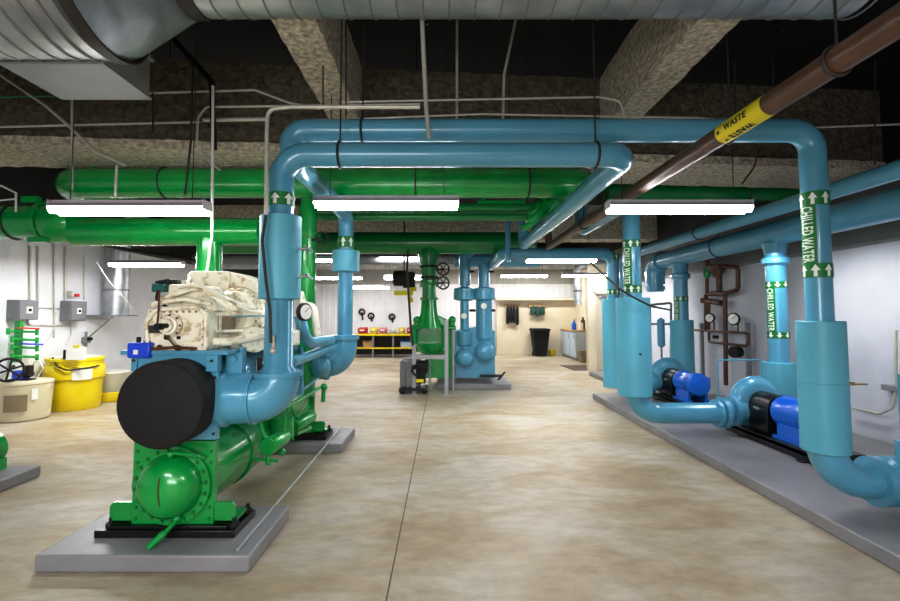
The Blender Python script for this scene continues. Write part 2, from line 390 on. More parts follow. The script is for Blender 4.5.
def area(name, loc, sx, sy, e, rot=(0, 0, 0), col=(1, .99, 1)):
    l = bpy.data.lights.new(name, 'AREA'); l.shape = 'RECTANGLE'; l.size = sx; l.size_y = sy; l.energy = e; l.color = col
    o = bpy.data.objects.new(name, l); COL.objects.link(o); o.location = loc; o.rotation_euler = rot; return o
# added area fills without fixtures, behind the viewer and between the pipes
area('fill_light', (-2.2, -.6, 2.42), 1.2, .5, 75)
area('fill_light', (1.6, -.6, 2.42), 1.2, .5, 75)
area('fill_light', (-.3, -1.8, 2.3), 3.5, .6, 25, (R(40), 0, 0))
area('fill_light', (-1.2, -2.6, 1.5), 2.4, .8, 75, (R(78), 0, R(4)))
area('fill_light', (-4.6, 6.6, 2.35), 1.2, .3, 55)
area('fill_light', (.8, 6.8, 2.4), 1.2, .3, 40)
area('fill_light', (-1.0, 11.4, 2.9), 1.2, .3, 40)
area('fill_light', (-3.4, 15.2, 2.9), 2.2, .3, 52)
area('fill_light', (3.4, 15.9, 3.1), 1.6, .3, 62)
area('fill_light', (.8, 15.9, 3.1), 1.8, .3, 55)
area('fill_light', (4.0, 5.3, 2.3), .3, 1.2, 18)
area('fill_light', (3.8, 10.5, 2.4), .8, .3, 30)
w = bpy.data.worlds.new('world'); scn.world = w; w.use_nodes = True
w.node_tree.nodes['Background'].inputs[0].default_value = (.55, .6, .68, 1); w.node_tree.nodes['Background'].inputs[1].default_value = .18
# ================================================================== PADS
def pad(x0, x1, y0, y1, label):
    t = solo('concrete_pad', MB().box((x0, y0, 0), (x1, y1, .1)), 'pad_grey', label, 'equipment pad', bevel=.012); return t
pad(-2.38, -1.13, 2.81, 3.53, 'low grey concrete pad under the front foot of the left chiller')
pad(-2.38, -1.10, 5.16, 5.89, 'low grey concrete pad under the rear foot of the left chiller')
pad(2.63, XR-.02, -1, 8.42, 'long grey concrete pad carrying the blue pumps along the right wall')
pad(3.55, XR-.02, 9.7, 11.6, 'short grey concrete pad beyond the pump pad near the cream door')
pad(-6.2, -3.74, 1.2, 4.45, 'grey concrete pad cut off by the left edge of the photo')
pad(-.15, 1.34, 9.45, 10.9, 'grey concrete pad under the rear chiller')
# ================================================================== DUCTS
YA = 2.8; ZD = 3.67
t = thing('spiral_duct', 'large galvanized spiral duct across the top, widening into an elbow at left', 'air duct', (0, YA, 3.3))
x0 = -1.60; m = MB().cyl((x0, YA, ZD), (2.55, YA, ZD), .3, seg=48); build('spiral_duct_run', m, 'galvanized', t)
m = MB()
for i in range(27):
    x = x0 + .08 + i*.16; n = 40; pts = [(x+.10*math.sin(2*pi*k/n)*.5, YA+.302*cos(2*pi*k/n), ZD+.302*sin(2*pi*k/n)) for k in range(n+1)]; m.tube(pts, .006, seg=5)
build('duct_seam', m, 'box_grey', t)
m = MB(); rr = []
for k in range(9):   # lofted reducer, ring planes face along the duct
    q = k/8; c = V(x0, YA, ZD).lerp(V(x0-.26, 2.43, 3.43), q); r = .3+.22*q
    rr.append([m.bm.verts.new(c+V(0, r*cos(2*pi*i/48), r*sin(2*pi*i/48))) for i in range(48)])
m.faces(rr); build('duct_reducer', m, 'galvanized', t)
band = lambda X, r: MB().rings([(0, r), (0, r+.012), (.10, r+.012), (.10, r)], (-1, 0, 0), (X, YA, ZD), 48, caps=False)
build('duct_band', band(x0+.09, .3), 'rod_dark', t, label='dark sealed band at the narrow end of the reducer')
build('duct_band', MB().rings([(0, .52), (0, .534), (.06, .534), (.06, .52)], (-1, -.1, -.1), (x0-.24, 2.43, 3.43), 48, caps=False), 'rod_dark', t, label='dark sealed band at the wide end of the reducer')
build('duct_elbow', MB().tube([(x0-.28, 2.43, 3.43), (x0-1.0, 2.40, 3.42), (x0-2.0, 2.34, 3.40), (-4.7, 2.3, 3.38)], .52, seg=48), 'galvanized', t)
m = MB()
for a in range(16): m.torus((x0-.36-.09*a-.004*a*a, 2.425-.004*a, 3.425), (-1, -.06-.01*a, -.02), .522, .007, 48, 6)
build('duct_seam', m, 'box_grey', t)
# plenum box under the elbow
t = thing('duct_box', 'rectangular galvanized duct box with bright underside hanging below the spiral duct', 'air duct', (-2.15, 2.8, 2.88))
bx0, bx1 = at(3, 65, 2.6).x, at(103, 64, 2.6).x; zb = at(103, 64, 2.6).z
build('box_shell', MB().box((bx0, 2.6, zb), (bx1, 3.02, zb+.55)), 'galvanized', t, bevel=.004)
build('box_flange', MB().box((bx0-.015, 2.585, zb+.25), (bx1+.015, 3.035, zb+.27)).box((bx0-.012, 2.588, zb-.008), (bx1+.012, 3.032, zb+.004)), 'box_grey', t)
# far round ducts
solo('round_duct', MB().cyl((-6.3, 13, 3.0), (4.7, 13, 3.0), .26, seg=32), 'galvanized', 'wide grey round duct running across the far end behind the green pipes', 'air duct')
solo('insulated_pipe', MB().cyl((-6.2, 11.6, 2.84), (4.6, 11.6, 2.84), .12, seg=24), 'box_grey', 'thin grey insulated pipe running across in front of the far round duct', 'pipe')
p = ax(118, 255, -6.12); q = ax(118, 315, -6.12)
t = thing('wall_duct', 'galvanized vertical round duct on the left wall with an open bottom end', 'air duct', (-6.12, p.y, q.z))
build('duct_run', MB().cyl((-6.12, p.y, q.z), (-6.12, p.y, 3.2), .2, seg=32), 'galvanized', t)
build('duct_band', MB().rings([(0, .2), (0, .21), (.03, .21), (.03, .2)], (0, 0, 1), (-6.12, p.y, q.z+.45), 32, False), 'box_grey', t)
build('wall_bracket', MB().box((-6.39, p.y-.4, q.z-.05), (-5.9, p.y-.36, q.z-.02)).cyl((-6.38, p.y-.38, q.z-.45), (-5.92, p.y-.38, q.z-.04), .012).box((-6.39, p.y-.4, q.z-.02), (-5.9, p.y+.3, q.z)), 'box_grey', t)
# ================================================================== BLUE PIPES
BL = 'blue_paint'
def ring(c, axis, r, w, ext=.03):
    return MB().rings([(-w/2, r), (-w/2, r+ext), (w/2, r+ext), (w/2, r)], axis, c, 32, True)
def sleeve(x, y, z0, z1, r, ri, parent):
    return build('insulation_sleeve', MB().rings([(0, ri), (0, r-.006), (.006, r), (z1-z0-.006, r), (z1-z0, r-.006), (z1-z0, ri)], (0, 0, 1), (x, y, z0), 40), 'blue_sleeve', parent)
def clevis(x, y, z, r, top, parent, axis='X'):
    n = 24; a = (lambda k: (x, y+(r+.006)*cos(2*pi*k/n), z+(r+.006)*sin(2*pi*k/n))) if axis == 'X' else (lambda k: (x+(r+.006)*cos(2*pi*k/n), y, z+(r+.006)*sin(2*pi*k/n)))
    m = MB().tube([a(k) for k in range(n+1)], .009, seg=6)
    h = build('pipe_hanger', m, 'rod_dark', parent)
    return build('hanger_rod', MB().cyl((x, y, z+r), (x, y, top), .006, seg=6), 'rod_dark', h)
# --- pipe A
A_X, A_Y, A_Z = -1.12, 3.2, 2.60
XT = 1.28
t = thing('blue_pipe', 'blue riser rising from the front of the left chiller and crossing overhead to the right', 'pipe', (A_X, A_Y, .78))
build('pipe_run', MB().tube([(A_X, A_Y, 1.1), (A_X, A_Y, A_Z), (XT, A_Y, A_Z), (XT, 7.55, A_Z), (XT, 7.55, A_Z+.4)], .084, .17, seg=28, n=10), BL, t)
build('lower_riser', MB().rings([(0, .14), (.04, .14), (.1, .095), (.9, .09)], (0, 0, 1), (A_X, A_Y, 1.05), 32), BL, t)
el = fillet([(-1.44, A_Y, .94), (A_X, A_Y, .94), (A_X, A_Y, 1.09)], .16, 12)
e = build('bottom_elbow', MB().tube(el, .155, seg=36, rad=lambda s: .168-.03*s), BL, t)
build('flange', ring((A_X-.15, A_Y, .94), (1, 0, 0), .165, .025, .012), BL, e)
build('flange', ring((A_X, A_Y, 1.10), (0, 0, 1), .13, .03, .03), BL, e)
sleeve(A_X, A_Y, 1.60, 2.17, .138, .09, t)
marker_band(t, A_X, A_Y, .084, 2.235, 2.325, True, 6)
for X in (-.72, 1.05): clevis(X, A_Y, A_Z, .084, ZC, t)
for z in (1.75, 1.94):   # petcocks on the sleeve
    p = V(A_X+.13, A_Y-.02, z); build('petcock', MB().cyl(p, p+V(.07, 0, .01), .009).cyl(p+V(.06, 0, .01), p+V(.1, 0, -.02), .008).ball(p+V(.06, 0, .01), .016), 'steel', t)
build('temperature_probe', MB().ball((A_X+.0, A_Y-.1, 1.26), .022).cyl((A_X+.0, A_Y-.09, 1.26), (A_X, A_Y-.11, 1.36), .012), 'conduit_metal', t)
# --- pipe B
BY, BZ = 3.4, 2.85; R1X = .798*BY
t = thing('blue_pipe', 'blue pipe rising from the right pad and crossing high overhead to the left', 'pipe', (R1X, BY, .2))
build('pipe_run', MB().tube([(R1X, BY, .55), (R1X, BY, BZ), (A_X, BY, BZ), (A_X, BY, 2.64), (A_X, 5.33, 2.64), (A_X, 5.33, .95)], .085, .16, seg=28, n=10), BL, t)
zl = 1.5-.3474*BY; e = build('bottom_elbow', MB().tube([(R1X, BY, .66), (R1X, BY, zl), (R1X+.5, BY, zl)], .115, .26, seg=32, n=14), BL, t)
build('flange', ring((R1X+.34, BY, zl), (1, 0, 0), .12, .05, .05), BL, e)
build('valve_body', MB().rings([(0, .12), (.05, .17), (.3, .17), (.36, .13), (.9, .12)], (1, 0, 0), (R1X+.38, BY, zl), 32), BL, t)
build('valve_stem', MB().cyl((R1X+.56, BY, zl+.1), (R1X+.56, BY, zl+.28), .05).cyl((R1X+.56, BY, zl+.2), (R1X+.56, BY, zl+.75), .018), BL, t)
sz1 = at(820, 321, BY).z; sz0 = at(826, 451, BY).z
sleeve(R1X, BY, sz0, sz1, .148, .09, t)
build('sleeve_seam', MB().torus((R1X, BY, at(826, 382, BY).z), (0, 0, 1), .148, .003, 40, 6), BL, t)
hz = at(850, 383, BY).z
h = build('valve_handle', MB().cyl((R1X+.14, BY-.03, hz), (R1X+.19, BY-.04, hz), .012).box((R1X+.13, BY-.06, hz-.006), (R1X+.27, BY-.03, hz+.004)), 'brass', t)
b0, b1 = at(815, 278, BY).z, at(815, 264, BY).z; marker_band(t, R1X, BY, .085, b0, b1, True, 7)
c0, c1 = at(815, 207, BY).z, at(815, 193, BY).z; marker_band(t, R1X, BY, .085, c0, c1, True, 7)
def chilled(parent, x, y, r, z0, z1, ang, w):
    w *= 1.1
    f = wrapper((x, y, 0), (0, 0, 1), (1, 0, 0), r, ang)
    m = MB(); patch(m, f, -w/2, w/2, z0, z1, .0035, 10); b = build('marker_strip', m, 'green_marker', parent, label='green strip lettered CHILLED WATER in white')
    zc = (z0+z1)/2; put_text('marker_lettering', 'CHILLED WATER', lambda a, c: f(c, zc-a, .006), 'marker_text', b, (z1-z0)*.97, w*.70, .03)
chilled(t, R1X, BY, .085, b1, c0, R(-163), .10)
for X in (-.6, R1X-.6): clevis(X, BY, BZ, .085, ZC, t)
# riser B foot
e = build('bottom_elbow', MB().tube([(A_X, 5.33, 1.25), (A_X, 5.33, .93), (-1.5, 5.33, .93)], .135, .2, seg=32, n=12), BL, t)
build('flange', ring((A_X, 5.33, 1.24), (0, 0, 1), .12, .05, .04), BL, e)
build('flange', ring((A_X-.2, 5.33, .93), (1, 0, 0), .13, .04, .04), BL, e)
build('end_dome', MB().ball(at(321, 366, 5.1), .125, (.9, 1.1, 1)), BL, e)
sb0, sb1 = at(346, 272, 5.33).z, at(346, 251, 5.33).z
sleeve(A_X, 5.33, sb0, sb1, .155, .09, t)
marker_band(t, A_X, 5.33, .085, at(346, 248, 5.33).z, at(346, 237, 5.33).z, True, 6)
# --- pump-side risers 2 and 3
def pump_riser(x, y, z, ztop, path, label, s0, s1, bands, vx, txt):
    t = thing('blue_riser', label, 'pipe', (x, y, z-.1))
    build('pipe_run', MB().tube([(x, y, z+.2), (x, y, ztop)] + path, .098, .18, seg=28, n=10), BL, t)
    e = build('bottom_elbow', MB().tube([(x, y, z+.3), (x, y, z), (vx, y, z)], .117, .27, seg=32, n=14), BL, t)
    build('flange', ring((vx-.02, y, z), (1, 0, 0), .117, .05, .055), BL, e); build('flange', ring((vx-.09, y, z), (1, 0, 0), .117, .04, .04), BL, e)
    sleeve(x, y, s0, s1, .19, .1, t)
    for b in bands: marker_band(t, x, y, .098, b, b+.09, True, 8)
    if txt: chilled(t, x, y, .098, bands[0]+.09, bands[1], R(-146), .10)
    return t
z2 = at(680, 413, 5.5).z
t = pump_riser(2.21, 5.5, z2, 2.84, [(2.21, 7.5, 2.84), (2.21, 7.5, 3.3)], 'nearer of the two blue insulated risers standing left of the blue pump motors', at(633, 395, 5.5).z, at(633, 298, 5.5).z, [at(631, 293, 5.5).z, at(631, 248, 5.5).z], 3.24, True)
build('drain_plug', MB().cyl((2.2, 5.32, 1.05), (2.2, 5.29, 1.05), .012), 'black_paint', t)
R3X = at(614, 320, 7.9).x
t = pump_riser(R3X, 7.9, .36, 2.52, [(1.0, 7.9, 2.52), (1.0, 9.9, 2.52)], 'farther blue insulated riser standing behind the nearer one beside the cream door', at(613, 387, 7.9).z, at(613, 299, 7.9).z, [at(613, 293, 7.9).z-.03, at(613, 258, 7.9).z-.03], 3.45, False)
# --- header along right wall and its drops
HX, HZ = 4.3, 2.545
t = thing('blue_header_pipe', 'thick blue header pipe running along the right wall and turning down at its far end', 'pipe', (HX, 4.5, HZ-.16))
build('pipe_run', MB().tube([(HX, -1.2, HZ), (HX, 9.55, HZ), (HX, 9.55, 1.95)], .155, .24, seg=32, n=10), BL, t)
build('flange', ring((HX, 9.55, 2.02), (0, 0, 1), .155, .08, .03), BL, t)
build('elbow_body', MB().tube([(HX, 9.2, HZ), (HX, 9.55, HZ), (HX, 9.55, 2.1)], .19, .2, seg=28), BL, t)
for y in (3.6, 7.3): clevis(HX, y, HZ, .155, ZC, t, 'Y')
def drop(y, s0, s1, b0, b1, label, lx=-.64):
    t = thing('blue_drop_pipe', label, 'pipe', (HX, y, .3))
    z_f = HZ-.30
    build('pipe_run', MB().tube([(HX, y, HZ-.12), (HX, y, .45), (HX-.35, y, .45)], .12, .14, seg=28), BL, t)
    build('branch_collar', MB().rings([(0, .13), (.03, .165), (.09, .165), (.12, .13)], (0, 0, -1), (HX, y, z_f), 32), BL, t)
    build('branch_neck', MB().rings([(0, .15), (.14, .12)], (0, 0, -1), (HX, y, HZ-.13), 32), BL, t)
    sleeve(HX, y, s0, s1, .195, .12, t)
    for b in (b0, b1): marker_band(t, HX, y, .12, b, b+.08, False, 8)
    chilled(t, HX, y, .12, b0+.08, b1, R(-160), .10)
y1, y2 = 6.07, 8.53
drop(y1, .36, at(780, 362, y1).z, at(777, 338, y1).z, at(777, 288, y1).z, 'nearer blue drop pipe with down arrows hanging from the wall header pipe')
drop(y2, .36, at(680, 320, y2).z, at(681, 332, y2).z+.06, at(681, 301, y2).z, 'farther blue drop pipe with down arrows beside the brown gauge piping')
t = thing('thin_blue_pipe', 'thin blue pipe running along overhead just left of the thick wall header', 'pipe', (3.6, 4.5, 2.56))
build('pipe_run', MB().tube([(3.6, -1.2, 2.64), (3.6, 9.4, 2.64), (3.6, 9.4, .4)], .078, .14, seg=24), BL, t)
for y in (3.3, 6.6): clevis(3.6, y, 2.64, .078, ZC, t, 'Y')
# ================================================================== BROWN WASTE PIPE
WX, WZ, WR = 1.68, 2.58, .058
t = thing('waste_pipe', 'long brown waste pipe with a yellow label slanting overhead toward the far end', 'pipe', (WX, 3, WZ-WR))
build('pipe_run', MB().tube([(WX, -.5, WZ), (WX, 7.5, WZ), (WX, 7.5, WZ+.5)], WR, seg=28), 'brown_pipe', t)
for y in (1.95, 5.6): clevis(WX, y, WZ, WR, ZC, t, 'Y')
build('coupling', MB().cyl((WX, 5.2, WZ), (WX, 5.3, WZ), WR+.01), 'brown_pipe', t)
ya, yb = at(720, 133, 2.8), at(757, 112, 2.46)
f = wrapper((WX, 0, WZ), (0, -1, 0), (-1, 0, 0), WR, 0)   # t runs toward the viewer, angle 0 faces -X
m = MB(); patch(m, f, -WR*pi, WR*pi, -2.76, -2.36, .002, 30); lb = build('pipe_label', m, 'yellow_label', t, label='yellow pipe label lettered WASTE in black')
S0 = (f(.01, 0, 0)-f(0, 0, 0)).z   # sign: does +s go up?
sg = 1 if S0 > 0 else -1
up = lambda ang: sg*ang*WR
put_text('label_lettering', 'WASTE', lambda a, c: f(up(R(-2))+sg*c, -2.57+a, .004), 'black_paint', lb, .20, .036, .04)
put_text('label_lettering', 'WASTE', lambda a, c: f(up(R(-72))-sg*c, -2.57-a, .004), 'black_paint', lb, .20, .036, .04)
m = MB()
for q, yy in ((R(-10), -2.725), (R(-75), -2.71)): patch(m, f, up(q)-.009, up(q)+.009, yy-.010, yy+.010, .004, 6)
build('label_dot', m, 'black_paint', lb)
# ================================================================== GREEN PIPES
GR = 'green_paint'; GD = 'green_dark'
G1Y, G1Z = 5.0, 2.91
xl, xr = at(62, 183, G1Y).x, at(590, 183, G1Y).x
t = thing('green_header_pipe', 'thick green pipe running across overhead behind the hanging lamps', 'pipe', (0, G1Y, G1Z-.14))
build('pipe_run', MB().tube([(xl, 6.3, G1Z), (xl, G1Y, G1Z), (xr, G1Y, G1Z), (xr, 7.6, G1Z)], .16, .24, seg=32, n=12), GR, t)
for X in (-3.0, -.3, .9): clevis(X, G1Y, G1Z, .16, ZC, t)
build('stub_valve', MB().cyl((xl+.35, G1Y, G1Z+.13), (xl+.35, G1Y, G1Z+.25), .03).cyl((xl+.35, G1Y, G1Z+.25), (xl+.35, G1Y, G1Z+.28), .05), GR, t)
# lower left valve run
t = thing('green_valve_pipe', 'green flanged valve pipe entering at the left edge below the thick green pipe', 'pipe', (-4.4, 4.75, 2.2))
GY = 4.75; gz0 = at(20, 222, GY).z; xa = at(50, 222, GY).x
build('pipe_run', MB().cyl((-6.38, GY, gz0), (xa, GY, gz0), .17, seg=32), GR, t)
fl = build('flange', MB().rings([(0, .17), (0, .215), (.035, .215), (.035, .17)], (1, 0, 0), (xa-.03, GY, gz0), 36), GR, t)
bolt_ring(fl, (xa+.005, GY, gz0), (1, 0, 0), .195, 12, .014, .025, 'green_dark')
build('lifting_bracket', MB().cbox((xa-.1, GY-.12, gz0+.2), (.16, .05, .06)).cbox((xa-.02, GY-.1, gz0-.2), (.18, .06, .05)), GR, t)
build('reducer_bowl', MB().rings([(0, .2), (.06, .21), (.15, .20), (.24, .16), (.26, .15)], (1, 0, 0), (xa+.02, GY, gz0-.01), 36), GR, t)
n = 24; Xh = at(17, 200, GY).x
build('strap', MB().tube([(Xh, GY+.176*cos(2*pi*k/n), gz0+.176*sin(2*pi*k/n)) for k in range(n+1)], .012, seg=6), 'rod_dark', t)
build('wire_handle', MB().tube([at(-6, 185, GY-.2), at(2, 186, GY-.2), at(16, 193, GY-.2), at(16, 212, GY-.2)], .010, seg=8).tube([at(-6, 201, GY-.2), at(15, 199, GY-.2)], .008, seg=8), 'white_paint', t)
G3Z = at(160, 232, GY).z; xe = at(210, 240, GY).x
t = thing('green_condenser_pipe', 'green pipe running right from the left valve and turning down behind the white compressor', 'pipe', (xe, GY, .6))
build('pipe_run', MB().tube([(xa+.26, GY, G3Z), (at(262, 236, GY).x, GY, G3Z)], .14, seg=32).tube([(xe, GY, G3Z), (xe, GY, .55), (-1.9, GY, .55)], .12, .2, seg=28), GR, t)
# G2 far
G2Y = 8.6; G2Z = at(480, 243, G2Y).z
t = thing('green_main_pipe', 'thick far green pipe running across above the rear chiller', 'pipe', (0, G2Y, G2Z-.2))
build('pipe_run', MB().cyl((at(215, 240, G2Y).x, G2Y, G2Z), (at(532, 240, G2Y).x, G2Y, G2Z), .2, seg=32).dome((at(532, 240, G2Y).x, G2Y, G2Z), (1, 0, 0), .2, .08), GD, t)
xd = at(429, 260, G2Y).x
build('drop_leg', MB().rings([(0, .17), (.16, .2), (.34, .155), (.62, .13), (.64, .16), (.7, .16), (.72, .12), (1.0, .12)], (0, 0, -1), (xd, G2Y, G2Z-.05), 32), GD, t)
for s, zz in ((1, G2Z-.5), (1, G2Z-.75)):
    hw = V(xd+.26, G2Y-.2, zz); h = build('hand_wheel', MB().torus(hw, (.3, -1, 0), .11, .014, 28, 8), 'rubber_black', t)
    m = MB().cyl(hw, (xd+.1, G2Y, zz), .018)
    for k in range(3): a = k*pi/3; m.cyl(hw-V(.105*cos(a), 0, .105*sin(a)), hw+V(.105*cos(a), 0, .105*sin(a)), .009, seg=8)
    build('wheel_spokes', m, 'rubber_black', h)
build('butterfly_valve', MB().rings([(0, .17), (.04, .17), (.04, .13), (.2, .13), (.2, .17), (.24, .17)], (0, 0, -1), (xd, G2Y, G2Z-.42), 28), 'rubber_black', t)
# small paired green pipes
GMY = 5.6
for k, (py, rr, lb_) in enumerate(((208, .055, 'upper of two slim green pipes crossing above the middle of the room'), (217, .045, 'lower of two slim green pipes crossing above the middle of the room'))):
    a = at(300, py+1, GMY); b = at(529, py, GMY)
    t = thing('slim_green_pipe', lb_, 'pipe', (0, GMY, b.z-.06)); 
    build('pipe_run', MB().tube([(a.x, GMY, b.z), (b.x+.03, GMY, b.z), (b.x+.25, GMY+.5, b.z+.2)] if k == 0 else [(a.x, GMY, b.z), (b.x+.06, GMY, b.z), (b.x+.25, GMY+.25, b.z+.15)], rr, .06, seg=20), GD, t)
c = at(534, 209, GMY-.05)
t = thing('green_pipe_fitting', 'green bolted angled valve fitting where the slim green pipes end', 'valve', (c.x, c.y, c.z-.15))
d = V(.6, .3, -.9).normalized(); x_ = V(-.35, -.05, .1)
d = V(-.7, -.1, -.75).normalized()
build('valve_body', MB().rings([(-.05, .07), (.12, .08), (.2, .075), (.28, .05), (.3, .01)], d, c+V(.12, 0, .03), 24), GR, t)
build('valve_flange', MB().rings([(0, .07), (0, .11), (.03, .11), (.03, .07)], V(-.7, -.35, .62), c+V(.0, -.02, .0), 24), GR, t)
bolt_ring(t, c+V(-.02, -.03, .02), V(-.7, -.35, .62), .09, 8, .012, .02, 'green_marker')
build('diagonal_branch', MB().rings([(0, .13), (.2, .16), (.5, .2)], (.55, .1, .75), c+V(.12, .1, -.05), 28), GR, t)
p = at(524, 228, GMY-.1); build('stub_leg', MB().tube([c+V(.05, 0, -.05), p+V(.05, 0, .02), p+V(-.03, 0, 0)], .04, .05, seg=16), GR, t)
build('flat_bracket', MB().box(at(478, 196, GMY)+V(0, -.02, -.1), at(525, 196, GMY)+V(0, .02, -.06)).cbox(at(483, 202, GMY), (.05, .05, .1)).cbox(at(522, 202, GMY), (.06, .05, .1)), GR, t)
# green riser beside the blue sleeve
gx = at(308, 260, 5.1).x
t = thing('green_riser', 'narrow green riser standing behind the blue insulated riser of the left chiller', 'pipe', (gx, 5.1, .6))
build('pipe_run', MB().tube([(gx, 5.1, 2.75), (gx, 5.1, .62)], .085, seg=24), GR, t)
build('flange', ring((gx, 5.1, at(308, 236, 5.1).z), (0, 0, 1), .085, .06, .05), GR, t)
v = at(322, 238, 4.9); build('hand_wheel', MB().torus(v, (.2, -1, 0), .06, .01, 24, 6).cyl(v, (gx, 5.1, v.z), .012), 'rubber_black', t)
# blue far drop + header near the rear chiller
p = at(508, 240, 7.6); t = solo('small_blue_pipe', MB().tube([(p.x, 7.6, at(508, 208, 7.6).z), (p.x, 7.6, at(508, 262, 7.6).z)], .045, seg=16), BL, 'slim blue vertical pipe hanging in front of the far green pipe', 'pipe')

GFY = 6.3; zf = at(700, 192, GFY).z
t = thing('far_green_pipe', 'dim green pipe crossing behind the right fluorescent lamp toward the right wall', 'pipe', (3.3, GFY, zf-.12))
build('pipe_run', MB().cyl((at(606, 192, GFY).x, GFY, zf), (4.8, GFY, zf), .12, seg=28), GD, t)
for X in (2.6, 4.1): clevis(X, GFY, zf, .12, ZC, t)
# ================================================================== LEFT CHILLER
cx, y0, y1_ = -1.73, 3.05, 5.42
t = thing('chiller', 'large left chiller with black round head, cream compressor and green condenser shell', 'chiller', (cx, 4.2, .1))
for yy in (3.02, 5.3):   # feet on both pads
    b = MB()
    b.box((cx-.46, yy, .1), (cx+.42, yy+.33, .145)); b.box((cx-.40, yy+.02, .145), (cx+.36, yy+.30, .165))
    rail = build('base_rail', b, 'black_paint', t, bevel=.004, label='black steel base rail bolted to the pad')
    for q, (bx_, by2) in enumerate(((cx-.40, yy+.07), (cx+.385, yy+.07), (cx+.385, yy+.28))):
        build('anchor_bolt', MB().rings([(0, .032), (.02, .032), (.021, .015), (.055, .015)], (0, 0, 1), (bx_, by2, .145), 12), 'rubber_black', rail)
    for s in (-1, 1):
        xa_ = cx+s*.25; xb_ = cx+s*.40 - .01
        build('foot', MB().prism([(xa_, yy+.06, .165), (xb_, yy+.06, .165), (xb_, yy+.06, .27), (xb_-s*.02, yy+.06, .295), (xa_, yy+.06, .295)], (0, .03, 0)).box((min(xa_, xb_), yy+.06, .165), (max(xa_, xb_), yy+.26, .185)), GR, t, bevel=.003)
    if yy > 4: build('tube_sheet', MB().box((cx-.27, yy+.06, .165), (cx+.265, yy+.10, .70)), GR, t, bevel=.003)
SH = y0+.02
cs = build('condenser_tube_sheet', MB().box((cx-.262, SH, .165), (cx+.262, SH+.045, .685)), GR, t, bevel=.003)
bolt_set(cs, [(cx+s*.235, SH, .2+i*.07) for s in (-1, 1) for i in range(7)], (0, -1, 0), .010, .012, 'green_dark')
cz = .415
build('condenser_shell', MB().cyl((cx, SH+.04, cz), (cx, 5.37, cz), .235, seg=40), GR, t)
for yy in (3.72, 4.55): build('shell_band', MB().rings([(0, .235), (0, .25), (.06, .25), (.06, .235)], (0, 1, 0), (cx, yy, cz), 40, False), GR, t)
h = build('condenser_head', MB().rings([(0, .246), (.03, .246), (.03, .20), (.05, .195), (.09, .185), (.13, .15), (.155, .10), (.168, .05), (.172, .002)], (0, -1, 0), (cx, SH, cz), 48), GR, t)
bolt_ring(h, (cx, SH-.03, cz), (0, -1, 0), .223, 20, .011, .02, 'green_dark', .1)
build('rust_stain', MB().tube([(cx+.005, SH-.165, cz+.09), (cx+.005, SH-.177, cz+.02), (cx+.01, SH-.17, cz-.05), (cx+.01, SH-.14, cz-.12)], .0045, seg=6), 'brown_pipe', h)
build('drain_valve', MB().tube([(cx+.06, SH-.06, cz-.2), (cx+.05, SH-.10, cz-.22), (cx-.0, SH-.17, cz-.28), (cx-.03, SH-.20, cz-.30)], .014, seg=10).ball((cx+.06, SH-.055, cz-.19), .026).cyl((cx+.03, SH-.13, cz-.245), (cx-.03, SH-.2, cz-.305), .021), GR, t)
build('vent_pipe', MB().tube([(cx+.02, SH-.09, cz+.2), (cx+.05, SH-.1, cz+.225), (cx+.16, SH-.1, cz+.215), (cx+.2, SH-.02, cz+.17)], .013, seg=10).ball((cx+.03, SH-.095, cz+.215), .022), GR, t)
# evaporator
ez = .95
e_s = build('evaporator_tube_sheet', MB().box((cx-.262, SH+.01, .69), (cx+.262, SH+.055, 1.235)).box((cx-.30, SH+.0, 1.13), (cx-.262, SH+.05, 1.235)).box((cx+.2, SH-.03, 1.13), (cx+.275, SH+.03, 1.235)), BL, t, bevel=.003)
bolt_set(e_s, [(cx+s*.245, SH+.01, .73+i*.09) for s in (-1, 1) for i in range(5)]+[(cx-.28, SH, 1.2), (cx+.24, SH-.03, 1.2)], (0, -1, 0), .009, .014, 'rod_dark')
build('evaporator_head', MB().rings([(0, .265), (.19, .265), (.2, .26), (.205, .25), (.206, .002)], (0, -1, 0), (cx+.015, SH, ez), 56), 'rubber_black', t, label='black insulated round evaporator head')
build('evaporator_shell', MB().cyl((cx, SH+.05, ez), (cx, 5.4, ez), .25, seg=40), BL, t)
build('rear_tube_sheet', MB().box((cx-.26, 5.38, .69), (cx+.26, 5.42, 1.235)), BL, t)
for yy in (A_Y, 5.33):
    build('water_nozzle', MB().rings([(0, .17), (.12, .175), (.14, .19), (.18, .19), (.2, .17), (.3, .165)], (1, 0, 0), (cx+.1, yy, .935), 36), BL, t)
# shoulder castings between evaporator and compressor
build('nozzle_shoulder', MB().ball((cx+.26, 3.35, 1.06), .16, (1, 1.3, .9)).ball((cx+.24, 3.6, 1.1), .14, (1, 1.5, .8)), BL, t)
build('evaporator_bracket', MB().box((cx+.27, SH+.1, 1.08), (cx+.38, SH+.16, 1.24)).cyl((cx+.32, SH+.1, 1.2), (cx+.32, SH+.085, 1.2), .025).cyl((cx+.33, SH+.2, 1.05), (cx+.33, SH+.2, 1.27), .03), BL, t)
build('saddle_plate', MB().box((cx-.37, SH-.0, 1.235), (cx+.33, 4.9, 1.262)), BL, t)
